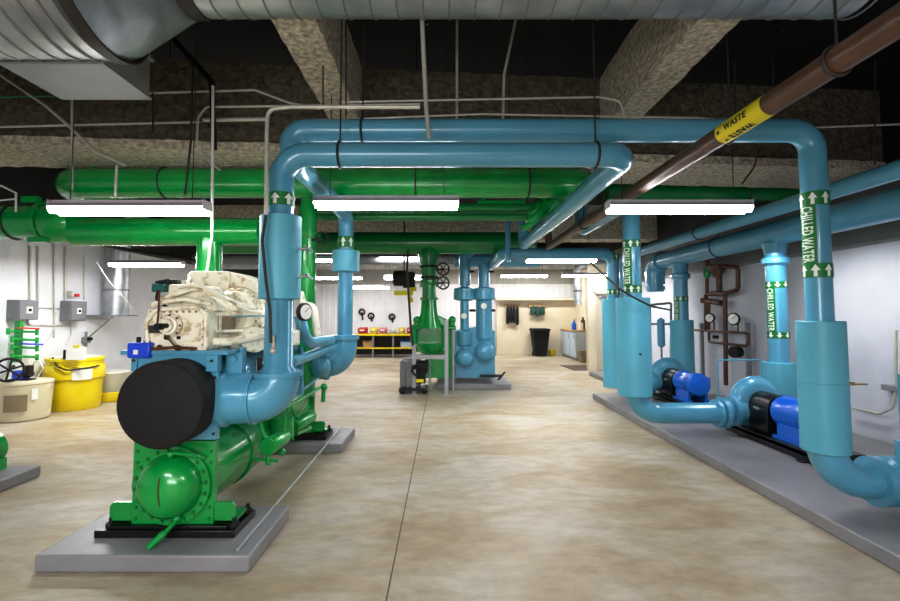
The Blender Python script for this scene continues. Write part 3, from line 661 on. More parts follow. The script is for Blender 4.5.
# compressor ------------------------------------------------------------
CP = 'cream_paint'; z0 = 1.262; fx0, fx1 = cx-.225, cx+.165; fyf = 3.10
g = build('gearbox', MB().box((fx0, fyf, z0), (fx1, fyf+.5, 1.53)).box((fx0-.02, fyf-.012, z0), (fx1+.012, fyf, z0+.03)), CP, t, bevel=.03)
build('gearbox_rim', MB().tube([(fx0+.02, fyf-.005, z0+.02), (fx0+.0, fyf-.005, 1.45), (fx0+.06, fyf-.005, 1.53), (fx1-.06, fyf-.005, 1.545), (fx1, fyf-.005, 1.50), (fx1+.005, fyf-.005, z0+.02)], .016, .05, seg=10), CP, g)
bs = V(cx-.06, fyf, 1.425)
b = build('shaft_boss', MB().rings([(0, .075), (.02, .075), (.035, .06), (.05, .06), (.055, .045), (.075, .04)], (0, -1, 0), bs, 32), CP, g)
bolt_ring(b, bs+V(0, -.02, 0), (0, -1, 0), .067, 8, .007, .012, 'rust')
build('shaft_plug', MB().cyl(bs+V(-.02, -.07, -.005), bs+V(-.03, -.12, -.005), .021).cyl(bs+V(.01, -.07, 0), bs+V(.01, -.1, 0), .015), 'rubber_black', b)
build('cover_plate', MB().box((cx+.02, fyf-.01, 1.32), (cx+.13, fyf, 1.44)), CP, g, bevel=.004)
build('name_plate', MB().box((fx0+.01, fyf-.012, 1.375), (fx0+.10, fyf-.004, 1.425)), 'rod_dark', g)
build('sight_glass', MB().cyl((cx-.01, fyf, 1.345), (cx-.01, fyf-.012, 1.345), .011).cyl((cx-.09, fyf, 1.365), (cx-.075, fyf-.03, 1.345), .016), 'rubber_black', g)
build('oil_line', MB().tube([(cx-.13, fyf-.03, 1.66), (cx-.13, fyf-.035, 1.5), (cx-.135, fyf-.035, 1.43), (cx-.03, fyf-.04, 1.31), (cx+.0, fyf-.03, 1.275)], .006, .03, seg=8), 'rust', t)
build('oil_line', MB().tube([(cx-.19, fyf-.03, 1.28), (cx-.13, fyf-.045, 1.275), (cx-.02, fyf-.045, 1.285), (cx+.12, fyf-.03, 1.275)], .009, .02, seg=8).ball((cx-.12, fyf-.03, 1.285), .016).ball((cx+.0, fyf-.03, 1.28), .02).ball((cx+.09, fyf-.03, 1.275), .014), 'rust', t)
build('oil_line', MB().tube([(cx-.2, fyf+.02, 1.56), (cx-.1, fyf+.0, 1.585), (cx+.02, fyf-.01, 1.60), (cx+.15, fyf+.04, 1.57), (cx+.2, fyf+.3, 1.50)], .017, .06, seg=10), CP, t)
build('oil_line', MB().tube([(cx-.16, fyf+.02, 1.60), (cx-.03, fyf-.0, 1.63), (cx+.06, fyf+.03, 1.67), (cx+.22, fyf+.2, 1.60), (cx+.36, fyf+.55, 1.50)], .013, .08, seg=10), CP, t)
build('oil_line', MB().tube([(cx-.05, fyf+.05, 1.68), (cx+.06, fyf+.04, 1.70), (cx+.2, fyf+.1, 1.63), (cx+.33, fyf+.3, 1.52), (cx+.45, fyf+.5, 1.50)], .013, .08, seg=10), CP, t)
# left tilted cover
build('terminal_box', MB().prism([(fx0-.06, fyf+.12, 1.36), (fx0+.03, fyf+.1, 1.40), (fx0+.06, fyf+.1, 1.56), (fx0+.02, fyf+.12, 1.62)], (0, .25, 0)), CP, t, bevel=.006)
# upper housing
build('upper_housing', MB().box((cx-.13, fyf+.06, 1.52), (cx+.07, fyf+.4, 1.70)).prism([(cx+.07, fyf+.06, 1.52), (cx+.2, fyf+.06, 1.52), (cx+.16, fyf+.06, 1.58), (cx+.07, fyf+.06, 1.69)], (0, .34, 0)), CP, t, bevel=.012)
cyc = 3.62; mz = 1.49; mx_ = cx+.10
build('compressor_casing', MB().rings([(0, .16), (.02, .18), (.12, .19), (.13, .22), (.17, .22), (.18, .19), (.32, .19), (.33, .235), (.37, .235), (.38, .2), (.62, .2), (.70, .16)], (.08, 1, 0), (mx_, cyc-.08, mz), 44), CP, t)
vc = build('volute', MB().torus((mx_+.06, cyc+.42, mz+.0), (.08, 1, 0), .20, .07, 44, 16), CP, t)
bolt_ring(vc, (mx_+.01, cyc+.03, mz), (.08, 1, 0), .205, 22, .009, -.03, CP)
mm = MB()
for i in range(4): mm.torus((cx+.10, cyc+.56+.08*i, mz), (0, 1, 0), .17, .012, 36, 8)
mm.cyl((cx+.10, cyc+.5, mz), (cx+.10, cyc+.86, mz), .165, seg=36).dome((cx+.10, cyc+.86, mz), (0, 1, 0), .165, .05)
build('compressor_motor', mm, CP, t)
for k, zz in enumerate((1.42, 1.36)):   # horizontal ribs beside the gearbox
    build('casing_rib', MB().cyl((fx1, fyf+.12, 1.50-.06*k*2), (fx1+.28, fyf+.45, 1.50-.06*k*2), .012), CP, t)
build('suction_elbow', MB().tube([(mx_+.12, cyc+.2, 1.36), (mx_+.16, cyc-.1, 1.31), (mx_+.30, cyc-.30, 1.32)], .09, .12, seg=24), CP, t)
build('hot_gas_pipe', MB().tube([(fx1+.03, fyf+.06, z0+.05), (fx1+.12, fyf+.06, z0+.05), (fx1+.30, fyf+.25, z0+.09), (fx1+.34, fyf+.6, z0+.09)], .028, .08, seg=16), CP, t)
build('oil_sump', MB().box((fx1+.02, fyf+.3, z0-.02), (fx1+.38, fyf+.8, z0+.11)), CP, t, bevel=.02)
bolt_set(g, [(fx0+.03+.042*i, fyf, 1.515) for i in range(8)]+[(fx0+.012, fyf, 1.30+.05*i) for i in range(4)]+[(fx1-.015, fyf, 1.30+.05*i) for i in range(4)], (0, -1, 0), .007, .012, 'tan_bin')
build('casing_seam', MB().torus((mx_+.005, cyc+.07, mz), (.08, 1, 0), .221, .006, 44, 6), 'tan_bin', t)
build('casing_seam', MB().torus((mx_+.03, cyc+.27, mz), (.08, 1, 0), .236, .006, 44, 6), 'tan_bin', t)
build('gasket_seam', MB().box((fx0-.002, fyf+.16, z0), (fx1+.002, fyf+.168, 1.532)), 'tan_bin', g)
build('side_panel', MB().box((fx1, fyf+.22, z0+.1), (fx1+.006, fyf+.42, z0+.22)), 'tan_bin', g, bevel=.002)
build('impeller_cover', MB().rings([(0, .13), (.02, .13), (.03, .11), (.05, .11)], (1, -.25, .15), (cx+.27, fyf+.62, 1.50), 28), CP, t)
bolt_ring(t, (cx+.29, fyf+.615, 1.503), (1, -.25, .15), .12, 12, .008, .02, 'tan_bin')
# starter box on top
sx0, sx1 = at(187, 280, 3.75).x, at(227, 280, 3.75).x; sz_ = at(200, 271, 3.75).z; sz0_ = at(200, 294, 3.75).z
build('starter_box', MB().prism([(sx0, 3.75, sz0_), (sx1, 3.75, sz0_), (sx1, 3.75, sz_), (sx0+.03, 3.75, sz_), (sx0, 3.75, sz_-.03)], (0, .5, 0)).prism([(sx1, 3.8, sz0_), (sx1+.22, 3.8, sz0_), (sx1+.22, 3.8, sz_-.09), (sx1, 3.8, sz_)], (0, .4, 0)), CP, t, bevel=.005)
build('starter_feed', MB().tube([at(190, 278, 3.7), at(183, 290, 3.6), at(170, 300, 3.4)], .012, .05, seg=8).cbox(at(184, 284, 3.6), (.05, .05, .05)), CP, t)
p = at(161, 288, 3.2); build('pressure_switch', MB().cbox(p, (.09, .07, .055)), 'teal_paint', t, bevel=.006)
build('switch_hose', MB().tube([p+V(0, -.03, -.02), p+V(-.005, -.04, -.08), p+V(.02, -.03, -.10), p+V(.06, 0, -.14)], .010, .03, seg=8).cyl(p+V(-.03, 0, .03), p+V(.05, 0, .045), .02), 'rubber_black', t)
p = at(175, 283, 3.25); build('relay_box', MB().cbox(p, (.06, .05, .04)), 'rod_dark', t, bevel=.003)
# blue actuator on the saddle
p = at(143, 350, 3.1); a_ = build('actuator', MB().cbox((p.x, 3.13, p.z), (.15, .16, .10)).cyl((p.x+.06, 3.13, p.z), (p.x+.085, 3.13, p.z), .032), 'pump_blue', t, bevel=.012)
build('actuator_knob', MB().cyl((p.x-.03, 3.1, p.z+.04), (p.x-.03, 3.1, p.z+.085), .013).cyl((p.x-.005, 3.1, p.z+.04), (p.x+.05, 3.1, p.z+.055), .014), 'rubber_black', a_)
build('actuator_label', MB().box((p.x-.03, 3.048, p.z-.025), (p.x, 3.0495, p.z+.005)), 'paper', a_)
# gauges and refrigerant lines behind the riser
def gauge(parent, c, d, r, name='gauge'):
    c = Vector(c); d = Vector(d).normalized(); g = build(name, MB().rings([(0, r*.8), (0, r), (.03, r), (.035, r*.9)], d, c, 28), 'rubber_black', parent)
    build('gauge_dial', MB().cyl(c+d*.036, c+d*.038, r*.82, seg=24), 'dial_white', g)
    x, y = frame(d); build('gauge_needle', MB().cyl(c+d*.040-x*r*.2, c+d*.040+(x+y)*r*.5, .0025, seg=5), 'rubber_black', g); return g
gauge(t, at(303, 312, 3.9), (.85, -.5, 0), .075); gauge(t, at(262, 366, 3.35), (-.9, -.4, 0), .06)
a = at(262, 325, 3.9); b_ = at(252, 326, 3.8)
build('liquid_line', MB().tube([at(300, 316, 4.0), at(304, 340, 4.0)+V(0, 0, .02), at(312, 343, 4.2), at(331, 340, 4.95)], .05, .12, seg=18), BL, t)
build('liquid_line', MB().tube([at(291, 362, 3.7), at(300, 359, 4.0), at(333, 347, 5.1)], .045, .08, seg=18), BL, t)
build('suction_stub', MB().cyl(at(244, 324, 3.9), at(262, 324, 3.9), .075), BL, t)
build('purge_pipe', MB().tube([at(300, 292, 4.6), at(303, 305, 4.6), at(314, 306, 4.6), at(317, 335, 4.6)], .035, .07, seg=14), CP, t)
build('capillary_line', MB().tube([at(226, 318, 3.5), at(246, 316, 3.4), at(266, 316, 3.3)], .006, .03, seg=6).tube([at(292, 358, 3.6), at(280, 372, 3.6)], .006, seg=6), BL, t)
build('capillary_line', MB().tube([at(286, 404, 3.8), at(300, 392, 4.3), at(318, 378, 4.9)], .012, seg=8).tube([at(302, 347, 4.0), at(302, 393, 4.0)], .012, seg=8).cbox(at(300, 388, 4.0), (.05, .05, .1)), BL, t)
# green trim along the condenser
def drum(px0, py0, Y0, px1, py1, Y1, r): return MB().rings([(0, r*.9), (.01, r), ((at(px1, py1, Y1)-at(px0, py0, Y0)).length, r)], at(px1, py1, Y1)-at(px0, py0, Y0), at(px0, py0, Y0), 28)
build('oil_filter', drum(267, 447, 3.62, 283, 437, 3.95, .066), GR, t)
build('filter_drain', MB().tube([at(268, 455, 3.64), at(268, 465, 3.64)], .018, seg=10).tube([at(252, 459, 3.6), at(278, 461, 3.7)], .012, seg=8).ball(at(282, 452, 3.9), .03), GR, t)
build('filter_drier', drum(293, 427, 4.35, 311, 416, 4.75, .06), GR, t)
build('drier_valve', MB().cyl(at(296, 434, 4.4), at(310, 428, 4.7), .02).cyl(at(292, 440, 4.4), at(292, 428, 4.4), .016).cyl(at(300, 425, 4.5), at(290, 405, 4.4), .014), GR, t)
build('economizer', MB().rings([(0, .1), (.03, .16), (.05, .17), (.85, .17), (.9, .1)], (0, 1, 0), (cx+.12, 4.2, .60), 28), GR, t)
build('equalizer_line', MB().tube([at(230, 420, 3.5), at(256, 404, 3.6), at(284, 408, 3.8), at(300, 400, 4.1), at(319, 388, 4.6)], .016, .08, seg=10).tube([at(255, 404, 3.6), at(262, 430, 3.6), at(266, 438, 3.6)], .014, .04, seg=8).tube([at(285, 408, 3.8), at(285, 432, 3.8)], .014, seg=8).ball(at(324, 387, 4.7), .035).cyl(at(324, 384, 4.7), at(323, 402, 4.7), .02), GR, t)
build('float_chamber', MB().rings([(0, .05), (.02, .1), (.18, .1), (.2, .05)], (0, 0, 1), at(282, 436, 4.2)+V(0, 0, -.02), 24), GR, t)
# straight steel rod lying across both pads
solo('steel_rod', MB().cyl((-1.222, 2.86, .109), (-1.265, 5.78, .109), .009, seg=12), 'grey_steel', 'long bare steel rod lying across the two pads beside the left chiller', 'rod')
# ================================================================== PUMPS
def pump(x, y, label):
    t = thing('water_pump', label, 'pump', (x, y-.5, .1), 'blue motor water pumps on the long pad'); z = .46
    b = build('base_frame', MB().box((x-.24, y-1.18, .1), (x-.18, y+.2, .19)).box((x+.18, y-1.18, .1), (x+.24, y+.2, .19)).box((x-.24, y-1.18, .15), (x+.24, y+.2, .2)).box((x-.30, y-1.10, .1), (x-.2, y-1.02, .115)).box((x-.30, y-.2, .1), (x-.2, y-.12, .115)), 'black_paint', t, bevel=.004)
    v = build('volute', MB().rings([(-.10, .10), (-.095, .2), (-.07, .25), (-.03, .28), (.03, .28), (.07, .25), (.095, .2), (.12, .12)], (0, 1, 0), (x, y, z+.01), 44), BL, t)
    build('casing_rim', MB().torus((x, y, z+.01), (0, 1, 0), .275, .028, 44, 10), BL, v)
    build('discharge_neck', MB().rings([(0, .12), (.1, .13), (.12, .17), (.16, .17), (.165, .19), (.2, .19)][:4], (-1, 0, 0), (x-.14, y-.03, z-.09), 32).rings([(0, .16), (.15, .1)], (1, 0, 0), (x-.42, y-.03, z-.09), 28), BL, v)
    build('suction_neck', MB().tube([(x, y+.1, z), (x, y+.36, z), (x+.4, y+.42, z-.02)], .12, .16, seg=24), BL, v)
    build('volute_foot', MB().box((x-.12, y-.08, .19), (x+.12, y+.06, z-.15)), BL, v)
    cg = build('coupling_guard', MB().tube([(x, y-.12, z), (x, y-.44, z)], .155, seg=28).box((x-.16, y-.44, .2), (x+.16, y-.12, z)), 'black_paint', t, bevel=.005)
    f2 = lambda a, c: V(x-.162, y-.27-a, z-.01+c)
    put_text('guard_lettering', 'PACO', f2, 'marker_white', cg, .09, .028)
    mo = build('motor', MB().rings([(0, .12), (.01, .155), (.04, .168), (.10, .168), (.11, .163), (.44, .163), (.45, .17), (.50, .17), (.53, .155), (.55, .10)], (0, -1, 0), (x, y-.47, z), 40), 'motor_blue', t)
    build('motor_foot', MB().box((x-.19, y-.95, .2), (x-.09, y-.55, .235)).box((x+.09, y-.95, .2), (x+.19, y-.55, .235)).box((x-.15, y-.93, .23), (x-.11, y-.57, .36)).box((x+.11, y-.93, .23), (x+.15, y-.57, .36)), 'motor_blue', mo, bevel=.004)
    build('junction_box', MB().box((x+.12, y-.85, z-.06), (x+.24, y-.65, z+.09)), 'motor_blue', mo, bevel=.01)
    return t
pump(3.66, 5.6, 'nearer water pump with bright blue motor behind the big insulated right riser')
pump(3.74, 7.93, 'farther water pump with bright blue motor, left of the brown gauge piping')
# thin square loop of blue tubing over the nearer pump
solo('seal_water_tube', MB().tube([at(718, 398, 5.75), at(718, 360, 5.75), at(761, 360, 5.75), at(761, 402, 5.75)], .009, .015, seg=8), BL, 'thin pale blue tubing loop standing over the nearer pump casing', 'tube')
# strainer/ chemical pot between risers and wall behind pump 3
t = thing('bypass_feeder', 'slim blue feeder pot with grey piping between the insulated riser and the far drop pipe', 'feeder', (3.4, 8.6, .1))
p = at(661, 331, 8.6)
build('pot', MB().rings([(0, .02), (.04, .065), (.5, .065), (.54, .02)], (0, 0, 1), (p.x, 8.6, p.z-.3), 20), BL, t)
build('piping', MB().tube([(p.x, 8.6, p.z-.3), (p.x, 8.6, .12)], .018, seg=8).tube([at(650, 398, 8.7), at(650, 305, 8.7), at(671, 303, 8.7), at(671, 398, 8.7)], .022, .03, seg=8).tube([at(650, 324, 8.7), at(671, 324, 8.7)], .018, seg=8), 'box_grey', t)
# ================================================================== REAR CHILLER
t = thing('rear_condenser', 'green condenser unit of the rear chiller standing behind grey steel posts', 'chiller', (-.2, 9.9, .1))
Y = 9.55; P = lambda px, py, y=None: at(px, py, y or Y)
def quadprism(mb, pts, y, dep):
    mb.prism([P(px, py, y) for px, py in pts], (0, dep, 0)); return mb
build('condenser_box', quadprism(MB(), [(425, 378), (452, 378), (452, 330), (425, 330)], 9.65, .9), GR, t, bevel=.01)
build('body_casting', quadprism(MB(), [(414, 352), (446, 352), (452, 345), (455, 324), (440, 316), (418, 316), (412, 326), (412, 345)], 9.5, .45), GR, t, bevel=.02)
c = P(430, 345, 9.45); build('funnel', MB().rings([(0, .30), (.08, .28), (.2, .2), (.26, .10), (.3, .09), (.33, .02)], (0, 0, -1), c+V(0, 0, .05), 32), GR, t)
build('neck', MB().rings([(0, .26), (.3, .17), (.75, .13), (1.2, .12), (1.6, .12)], (0, 0, 1), P(429, 328, 9.4), 32), GR, t)
build('upper_flange', MB().rings([(0, .18), (.05, .18)], (0, 0, 1), P(429, 300, 9.4), 28).rings([(0, .19), (.05, .19)], (0, 0, 1), P(429, 287, 9.4), 28), GR, t)
for px in (417, 452): build('side_valve', MB().cyl(P(px, 330, 9.4), P(px, 318, 9.4), .06).ball(P(px, 320, 9.4), .08).cyl(P(px-4, 328, 9.3), P(px+4, 328, 9.3), .04), GR, t)
gauge(t, P(427, 321, 9.3), (0, -1, 0), .07, 'gauge')
for px in (414, 445): build('lower_arm', MB().cyl(P(px, 343, 9.4), P(px, 325, 9.4), .07), GR, t)
t = thing('pipe_stand', 'grey steel stand of two posts and crossbar in front of the green rear unit', 'stand', (-.25, 8.75, 0))
Y8 = 8.75
for px in (414, 446.5): 
    c = gz(px, 394, 0); s = .035; build('post', MB().box((c.x-s, c.y-s, 0), (c.x+s, c.y+s, at(px, 320, c.y).z if px > 430 else at(px, 344, c.y).z)), 'grey_steel', t)
    build('foot_plate', MB().box((c.x-.09, c.y-.09, 0), (c.x+.09, c.y+.09, .012)), 'grey_steel', t)
c0_, c1_ = at(414, 357, c.y), at(446.5, 357, c.y); build('crossbar', MB().box((c0_.x, c.y-.03, c0_.z-.04), (c1_.x, c.y+.03, c1_.z+.04)), 'grey_steel', t)
build('post', MB().cyl((at(453, 378, 9.3).x, 9.3, 0), (at(453, 378, 9.3).x, 9.3, at(453, 330, 9.3).z), .022), 'grey_steel', t); build('post', MB().cyl((at(430, 386, 9.2).x, 9.2, 0), (at(430, 386, 9.2).x, 9.2, .6), .018), 'grey_steel', t)
# blue twin vessels
t = thing('rear_evaporator', 'blue rear chiller end with two round heads and two flanged risers', 'chiller', (.65, 9.8, .1))
build('frame_box', quadprism(MB(), [(455, 378), (495, 378), (495, 331), (480, 326), (455, 331)], 9.7, 1.0), BL, t, bevel=.01)
for px, py, r in ((465, 358, .195), (485, 352, .205)):
    c = P(px, py, 9.55); h = build('round_head', MB().rings([(0, r), (.04, r), (.08, r*.96), (.16, r*.75), (.2, r*.4), (.21, .002)], (0, -1, 0), c+V(0, .12, 0), 36), BL, t)
    build('vessel_collar', MB().rings([(0, r*1.15), (.05, r*1.15)], (0, -1, 0), c+V(0, .17, 0), 36), BL, h)
    rx = c.x; tz = at(px, 233, 9.6).z
    build('nozzle_riser', MB().rings([(0, .17), (.12, .13), (.2, .12), (1.7, .12)] if px > 470 else [(0, .15), (.12, .10), (.2, .09), (1.7, .09)], (0, 0, 1), (rx, 9.75, c.z+.1), 28), BL, t)
    build('riser_body', MB().rings([(0, .13), (.05, .17), (.8 if px > 470 else .3, .17), (.85 if px > 470 else .35, .12)], (0, 0, 1), (rx, 9.75, c.z+.22), 28), BL, t)
    zf = at(px, 296, 9.75).z; build('insulated_joint', MB().rings([(0, .15), (.03, .23), (.25, .23), (.28, .13)], (0, 0, 1), (rx, 9.75, zf-.1), 28), BL, t)
    build('temperature_dial', MB().cyl((rx-.02, 9.57, at(px, 316 if px < 470 else 306, 9.6).z), (rx-.02, 9.54, at(px, 316 if px < 470 else 306, 9.6).z), .06), 'dial_white', t)
    build('petcock', MB().cyl((rx+.1, 9.7, zf-.3), (rx+.22, 9.66, zf-.3), .025).cyl((rx+.1, 9.7, zf+.5), (rx+.2, 9.66, zf+.5), .02), 'rubber_black', t)
build('top_elbow', MB().tube([(P(465, 250).x, 9.75, P(465, 285).z), (P(465, 250).x, 9.75, P(465, 256).z), (P(478, 240).x, 9.75, P(478, 240).z)], .12, .1, seg=20), BL, t)
build('cross_header', MB().cyl((P(455, 262).x, 10.1, P(470, 258).z), (P(545, 262).x, 10.1, P(470, 258).z), .13), BL, t)
build('base_clip', MB().box(P(480, 377, 9.6), P(500, 374, 9.75)).cyl(P(498, 380, 9.6), P(505, 372, 9.6), .02), 'black_paint', t)
# cart
t = thing('tank_cart', 'dark grey wheeled shop machine with hose parked beside the grey posts', 'cart', (-.65, 8.9, 0))
c = gz(402, 388, 0); X0 = at(401, 388, 8.85).x; X1 = at(422, 388, 8.85).x; YC = 8.85
build('base_frame', MB().box((X0-.04, YC, .06), (X1+.1, YC+.45, .12)), 'black_paint', t, bevel=.01)
build('canister', MB().rings([(0, .17), (.02, .19), (.5, .19), (.54, .15)], (0, 0, 1), (X0+.17, YC+.25, .12), 28), 'box_grey', t)
build('motor_head', MB().rings([(0, .05), (.02, .12), (.3, .12), (.32, .05)], (1, 0, 0), (X0+.18, YC+.15, .5), 24).cbox((X1-.02, YC+.15, .32), (.16, .2, .24)), 'rubber_black', t)
build('handle', MB().tube([(X0-.01, YC+.02, .1), (X0-.01, YC+.02, .62), (X0+.12, YC+.02, .62), (X0+.12, YC+.02, .1)], .014, .04, seg=8), 'steel', t)
build('hose', MB().torus((X1-.08, YC+.02, .45), (0, 1, 0), .10, .02, 28, 8), 'rubber_black', t)
build('warning_label', MB().box((X0+.28, YC+.048, .22), (X0+.42, YC+.05, .28)), 'yellow_label', t)
for s in (0, 1): build('wheel', MB().cyl((X0+.02+s*.42, YC+.04, .06), (X0+.02+s*.42, YC+.1, .06), .06, seg=20), 'rubber_black', t)
# ================================================================== LEFT WALL EQUIPMENT
def lathe_tank(name, label, cat, x, y, prof, m, parts):
    t = thing(name, label, cat, (x, y, 0)); b = build('tank_body', MB().rings([(z, r) for r, z in prof], (0, 0, 1), (x, y, 0), 44), m, t); parts(t); return t
wx, wy = at(20, 400, 6.85).x + .05, 6.85
def pw(t):
    build('lid', MB().rings([(.50, .335), (.515, .345), (.545, .34), (.55, .31), (.55, .002)], (0, 0, 1), (wx, wy, 0), 44), 'beige_plastic', t)
    f = wrapper((wx, wy, 0), (0, 0, 1), (1, 0, 0), .335, R(-62)); m = MB(); patch(m, f, -.14, .12, .15, .38, .004, 10); build('graduation_panel', m, 'tan_bin', t, label='faded grey printed panel')
    m = MB(); patch(m, f, .16, .23, .30, .45, .006, 5); build('tank_label', m, 'paper', t)
lathe_tank('chemical_tank', 'low round off-white chemical tank at the left edge with a blue dosing pump on top', 'tank', wx, wy, [(.002, 0), (.29, 0), (.31, .02), (.335, .48), (.335, .5)], 'beige_plastic', pw)
p = at(21, 379, wy)
t = thing('dosing_pump', 'small blue dosing pump with black head sitting on the off-white tank', 'pump', (p.x, wy, .55))
build('pump_body', MB().cbox((p.x, wy, .62), (.16, .14, .13)), 'pump_blue', t, bevel=.015)
build('pump_head', MB().cyl((p.x+.08, wy-.02, .62), (p.x+.16, wy-.02, .65), .05).cbox((p.x+.13, wy-.02, .70), (.07, .07, .12)), 'rubber_black', t)
build('pump_foot', MB().cbox((p.x+.02, wy, .555), (.3, .16, .02)), 'rubber_black', t)
build('suction_tube', MB().tube([(p.x+.13, wy, .72), (p.x+.22, wy, .86), (p.x+.30, wy+.02, .72), (p.x+.22, wy, .56)], .008, .05, seg=8), 'clear_plastic', t)
yx, yy = -5.93, 7.62
def py_(t):
    build('tank_rim', MB().rings([(.74, .36), (.76, .385), (.80, .385), (.81, .36)], (0, 0, 1), (yx, yy, 0), 44), 'yellow_plastic', t)
    build('tank_shoulder', MB().rings([(.47, .372), (.49, .40), (.66, .40), (.70, .372)], (0, 0, 1), (yx, yy, 0), 44), 'yellow_plastic', t)
    build('lid', MB().rings([(.80, .34), (.82, .34), (.83, .3), (.83, .002)], (0, 0, 1), (yx, yy, 0), 44), 'clear_plastic', t, label='translucent white lid')
    f = wrapper((yx, yy, 0), (0, 0, 1), (1, 0, 0), .402, R(-40)); m = MB(); patch(m, f, -.12, .14, .48, .64, .004, 10); build('tank_label', m, 'paper', t)
    f = wrapper((yx, yy, 0), (0, 0, 1), (1, 0, 0), .375, R(-100)); m = MB(); patch(m, f, -.16, .04, .52, .60, .034, 8)
    build('grip_pocket', m, 'yellow_plastic', t)
    build('hose', MB().tube([(yx-.1, yy-.33, .83), (yx+.05, yy-.42, .70), (yx+.2, yy-.40, .64), (yx+.36, yy-.2, .66), (yx+.42, yy-.05, .68)], .012, .1, seg=8), 'rod_dark', t)
lathe_tank('containment_drum', 'wide yellow plastic containment drum against the left wall', 'drum', yx, yy, [(.002, 0), (.34, 0), (.355, .03), (.375, .45), (.375, .78), (.34, .80)], 'yellow_plastic', py_)
p = at(75, 352, 7.2); t = thing('document_holder', 'white paper sheet holder standing on the yellow drum', 'paper holder', (p.x, 7.2, .80))
build('sheet', MB().box((p.x-.15, 7.215, .80), (p.x+.15, 7.23, 1.0)), 'paper', t); build('clip', MB().box((p.x-.04, 7.21, .99), (p.x+.05, 7.235, 1.025)), 'yellow_plastic', t); build('back_block', MB().box((p.x-.22, 7.25, .81), (p.x-.14, 7.35, .95)), 'rubber_black', t)
tx, ty = -5.86, 8.35
t = thing('yellow_tray', 'low yellow spill tray on the floor behind the yellow drum', 'tray', (tx, ty, 0))
build('tray_shell', MB().rings([(0, .32), (.02, .34), (.16, .36), (.17, .34), (.05, .32), (.04, .002)], (0, 0, 1), (tx, ty, 0), 36), 'yellow_plastic', t)
t = thing('white_tub', 'translucent white tub standing in the yellow spill tray', 'tub', (tx, ty, .04))
build('tub_body', MB().rings([(0, .2), (.02, .22), (.42, .28), (.44, .3), (.46, .28)], (0, 0, 1), (tx, ty, .04), 36), 'clear_plastic', t)
build('tub_contents', MB().rings([(0, .3), (.03, .31)], (0, 0, 1), (tx, ty, .12), 28), 'tan_bin', t)
# control boxes
def cbox_(px0, px1, pyt, pyb, label):
    X = -6.22; a = ax(px0, pyt, X); b = ax(px1, pyb, X); zt = ax((px0+px1)/2, pyt, X).z; zb_ = ax((px0+px1)/2, pyb, X).z
    t = thing('control_box', label, 'electrical box', (-6.3, (a.y+b.y)/2, zb_), 'grey control boxes on the left wall')
    build('enclosure', MB().box((XL, a.y, zb_), (X, b.y, zt)), 'box_grey', t, bevel=.006)
    build('cover', MB().box((X, a.y+.01, zb_+.01), (X+.012, b.y-.01, zt-.01)), 'box_grey', t, bevel=.004)
    c = (a.y+b.y)/2; zc = (zb_+zt)/2
    d = build('switch_plate', MB().box((X+.012, c-.05, zc-.05), (X+.016, c+.05, zc+.05)), 'paper', t); build('switch', MB().box((X+.016, c-.02, zc-.02), (X+.03, c+.02, zc+.02)), 'rubber_black', d)
    return a, b, zt, zb_
cbox_(19, 38, 300, 320, 'grey control box nearest the left edge, above the green manifold')
cbox_(71, 86, 301, 321, 'grey control box above the yellow drum')
def wconduit(pts, r, label, X=-6.386, m='conduit_metal', name='conduit', cat='conduit', br=.05):
    return solo(name, MB().tube([ax(a, b, X) for a, b in pts], r, br, seg=10), m, label, cat)
wconduit([(30, 300), (30, 246)], .016, 'leftmost vertical grey conduit rising from the first control box')
wconduit([(38, 300), (38, 246)], .016, 'second vertical grey conduit with a small junction at the first control box')
wconduit([(54, 338), (54, 244)], .014, 'vertical grey conduit between the two control boxes')
wconduit([(65, 302), (65, 246)], .016, 'vertical grey conduit rising from the second control box')
wconduit([(84, 300), (84, 255)], .010, 'thin pale conduit above the second control box')
wconduit([(38, 308), (71, 309)], .012, 'short horizontal conduit joining the two control boxes')
wconduit([(28, 320), (28, 325), (72, 326)], .014, 'long low horizontal conduit under the control boxes')
wconduit([(70, 321), (71, 335), (66, 345)], .010, 'grey flexible lead hanging from the second control box')
wconduit([(56, 312), (52, 335), (40, 350), (30, 358)], .008, 'pale curved tube drooping from the conduits to the off-white tank', m='clear_plastic', br=.2)
wconduit([(96, 262), (108, 280), (133, 308)], .010, 'white tube sloping down across the wall duct', X=-5.8, m='white_paint', br=.3)
p = ax(72, 294, -6.35); t = thing('alarm_light', 'small red and white alarm light on the left wall above a grey box', 'alarm', (p.x, p.y, p.z-.06))
build('alarm_base', MB().cbox(p, (.1, .1, .1)), 'white_paint', t, bevel=.01); build('alarm_lens', MB().cbox(p+V(.03, .03, -.02), (.1, .09, .05)), 'red_plastic', t, bevel=.01)
for px, lb_ in ((86, 'grey gang box left of the pair beside the yellow drum'),):
    p = ax(px, 340, -6.36); t = thing('valve_cluster', 'small grey wall valves just right of the paper holder', 'valve', (p.x, p.y, p.z-.15))
    build('valve_body', MB().cbox(p, (.08, .12, .1)).cyl(p+V(0, 0, -.15), p+V(0, 0, .15), .02), 'box_grey', t)
    build('valve_knob', MB().cyl(p+V(.04, 0, .02), p+V(.1, 0, .02), .03), 'rubber_black', t)
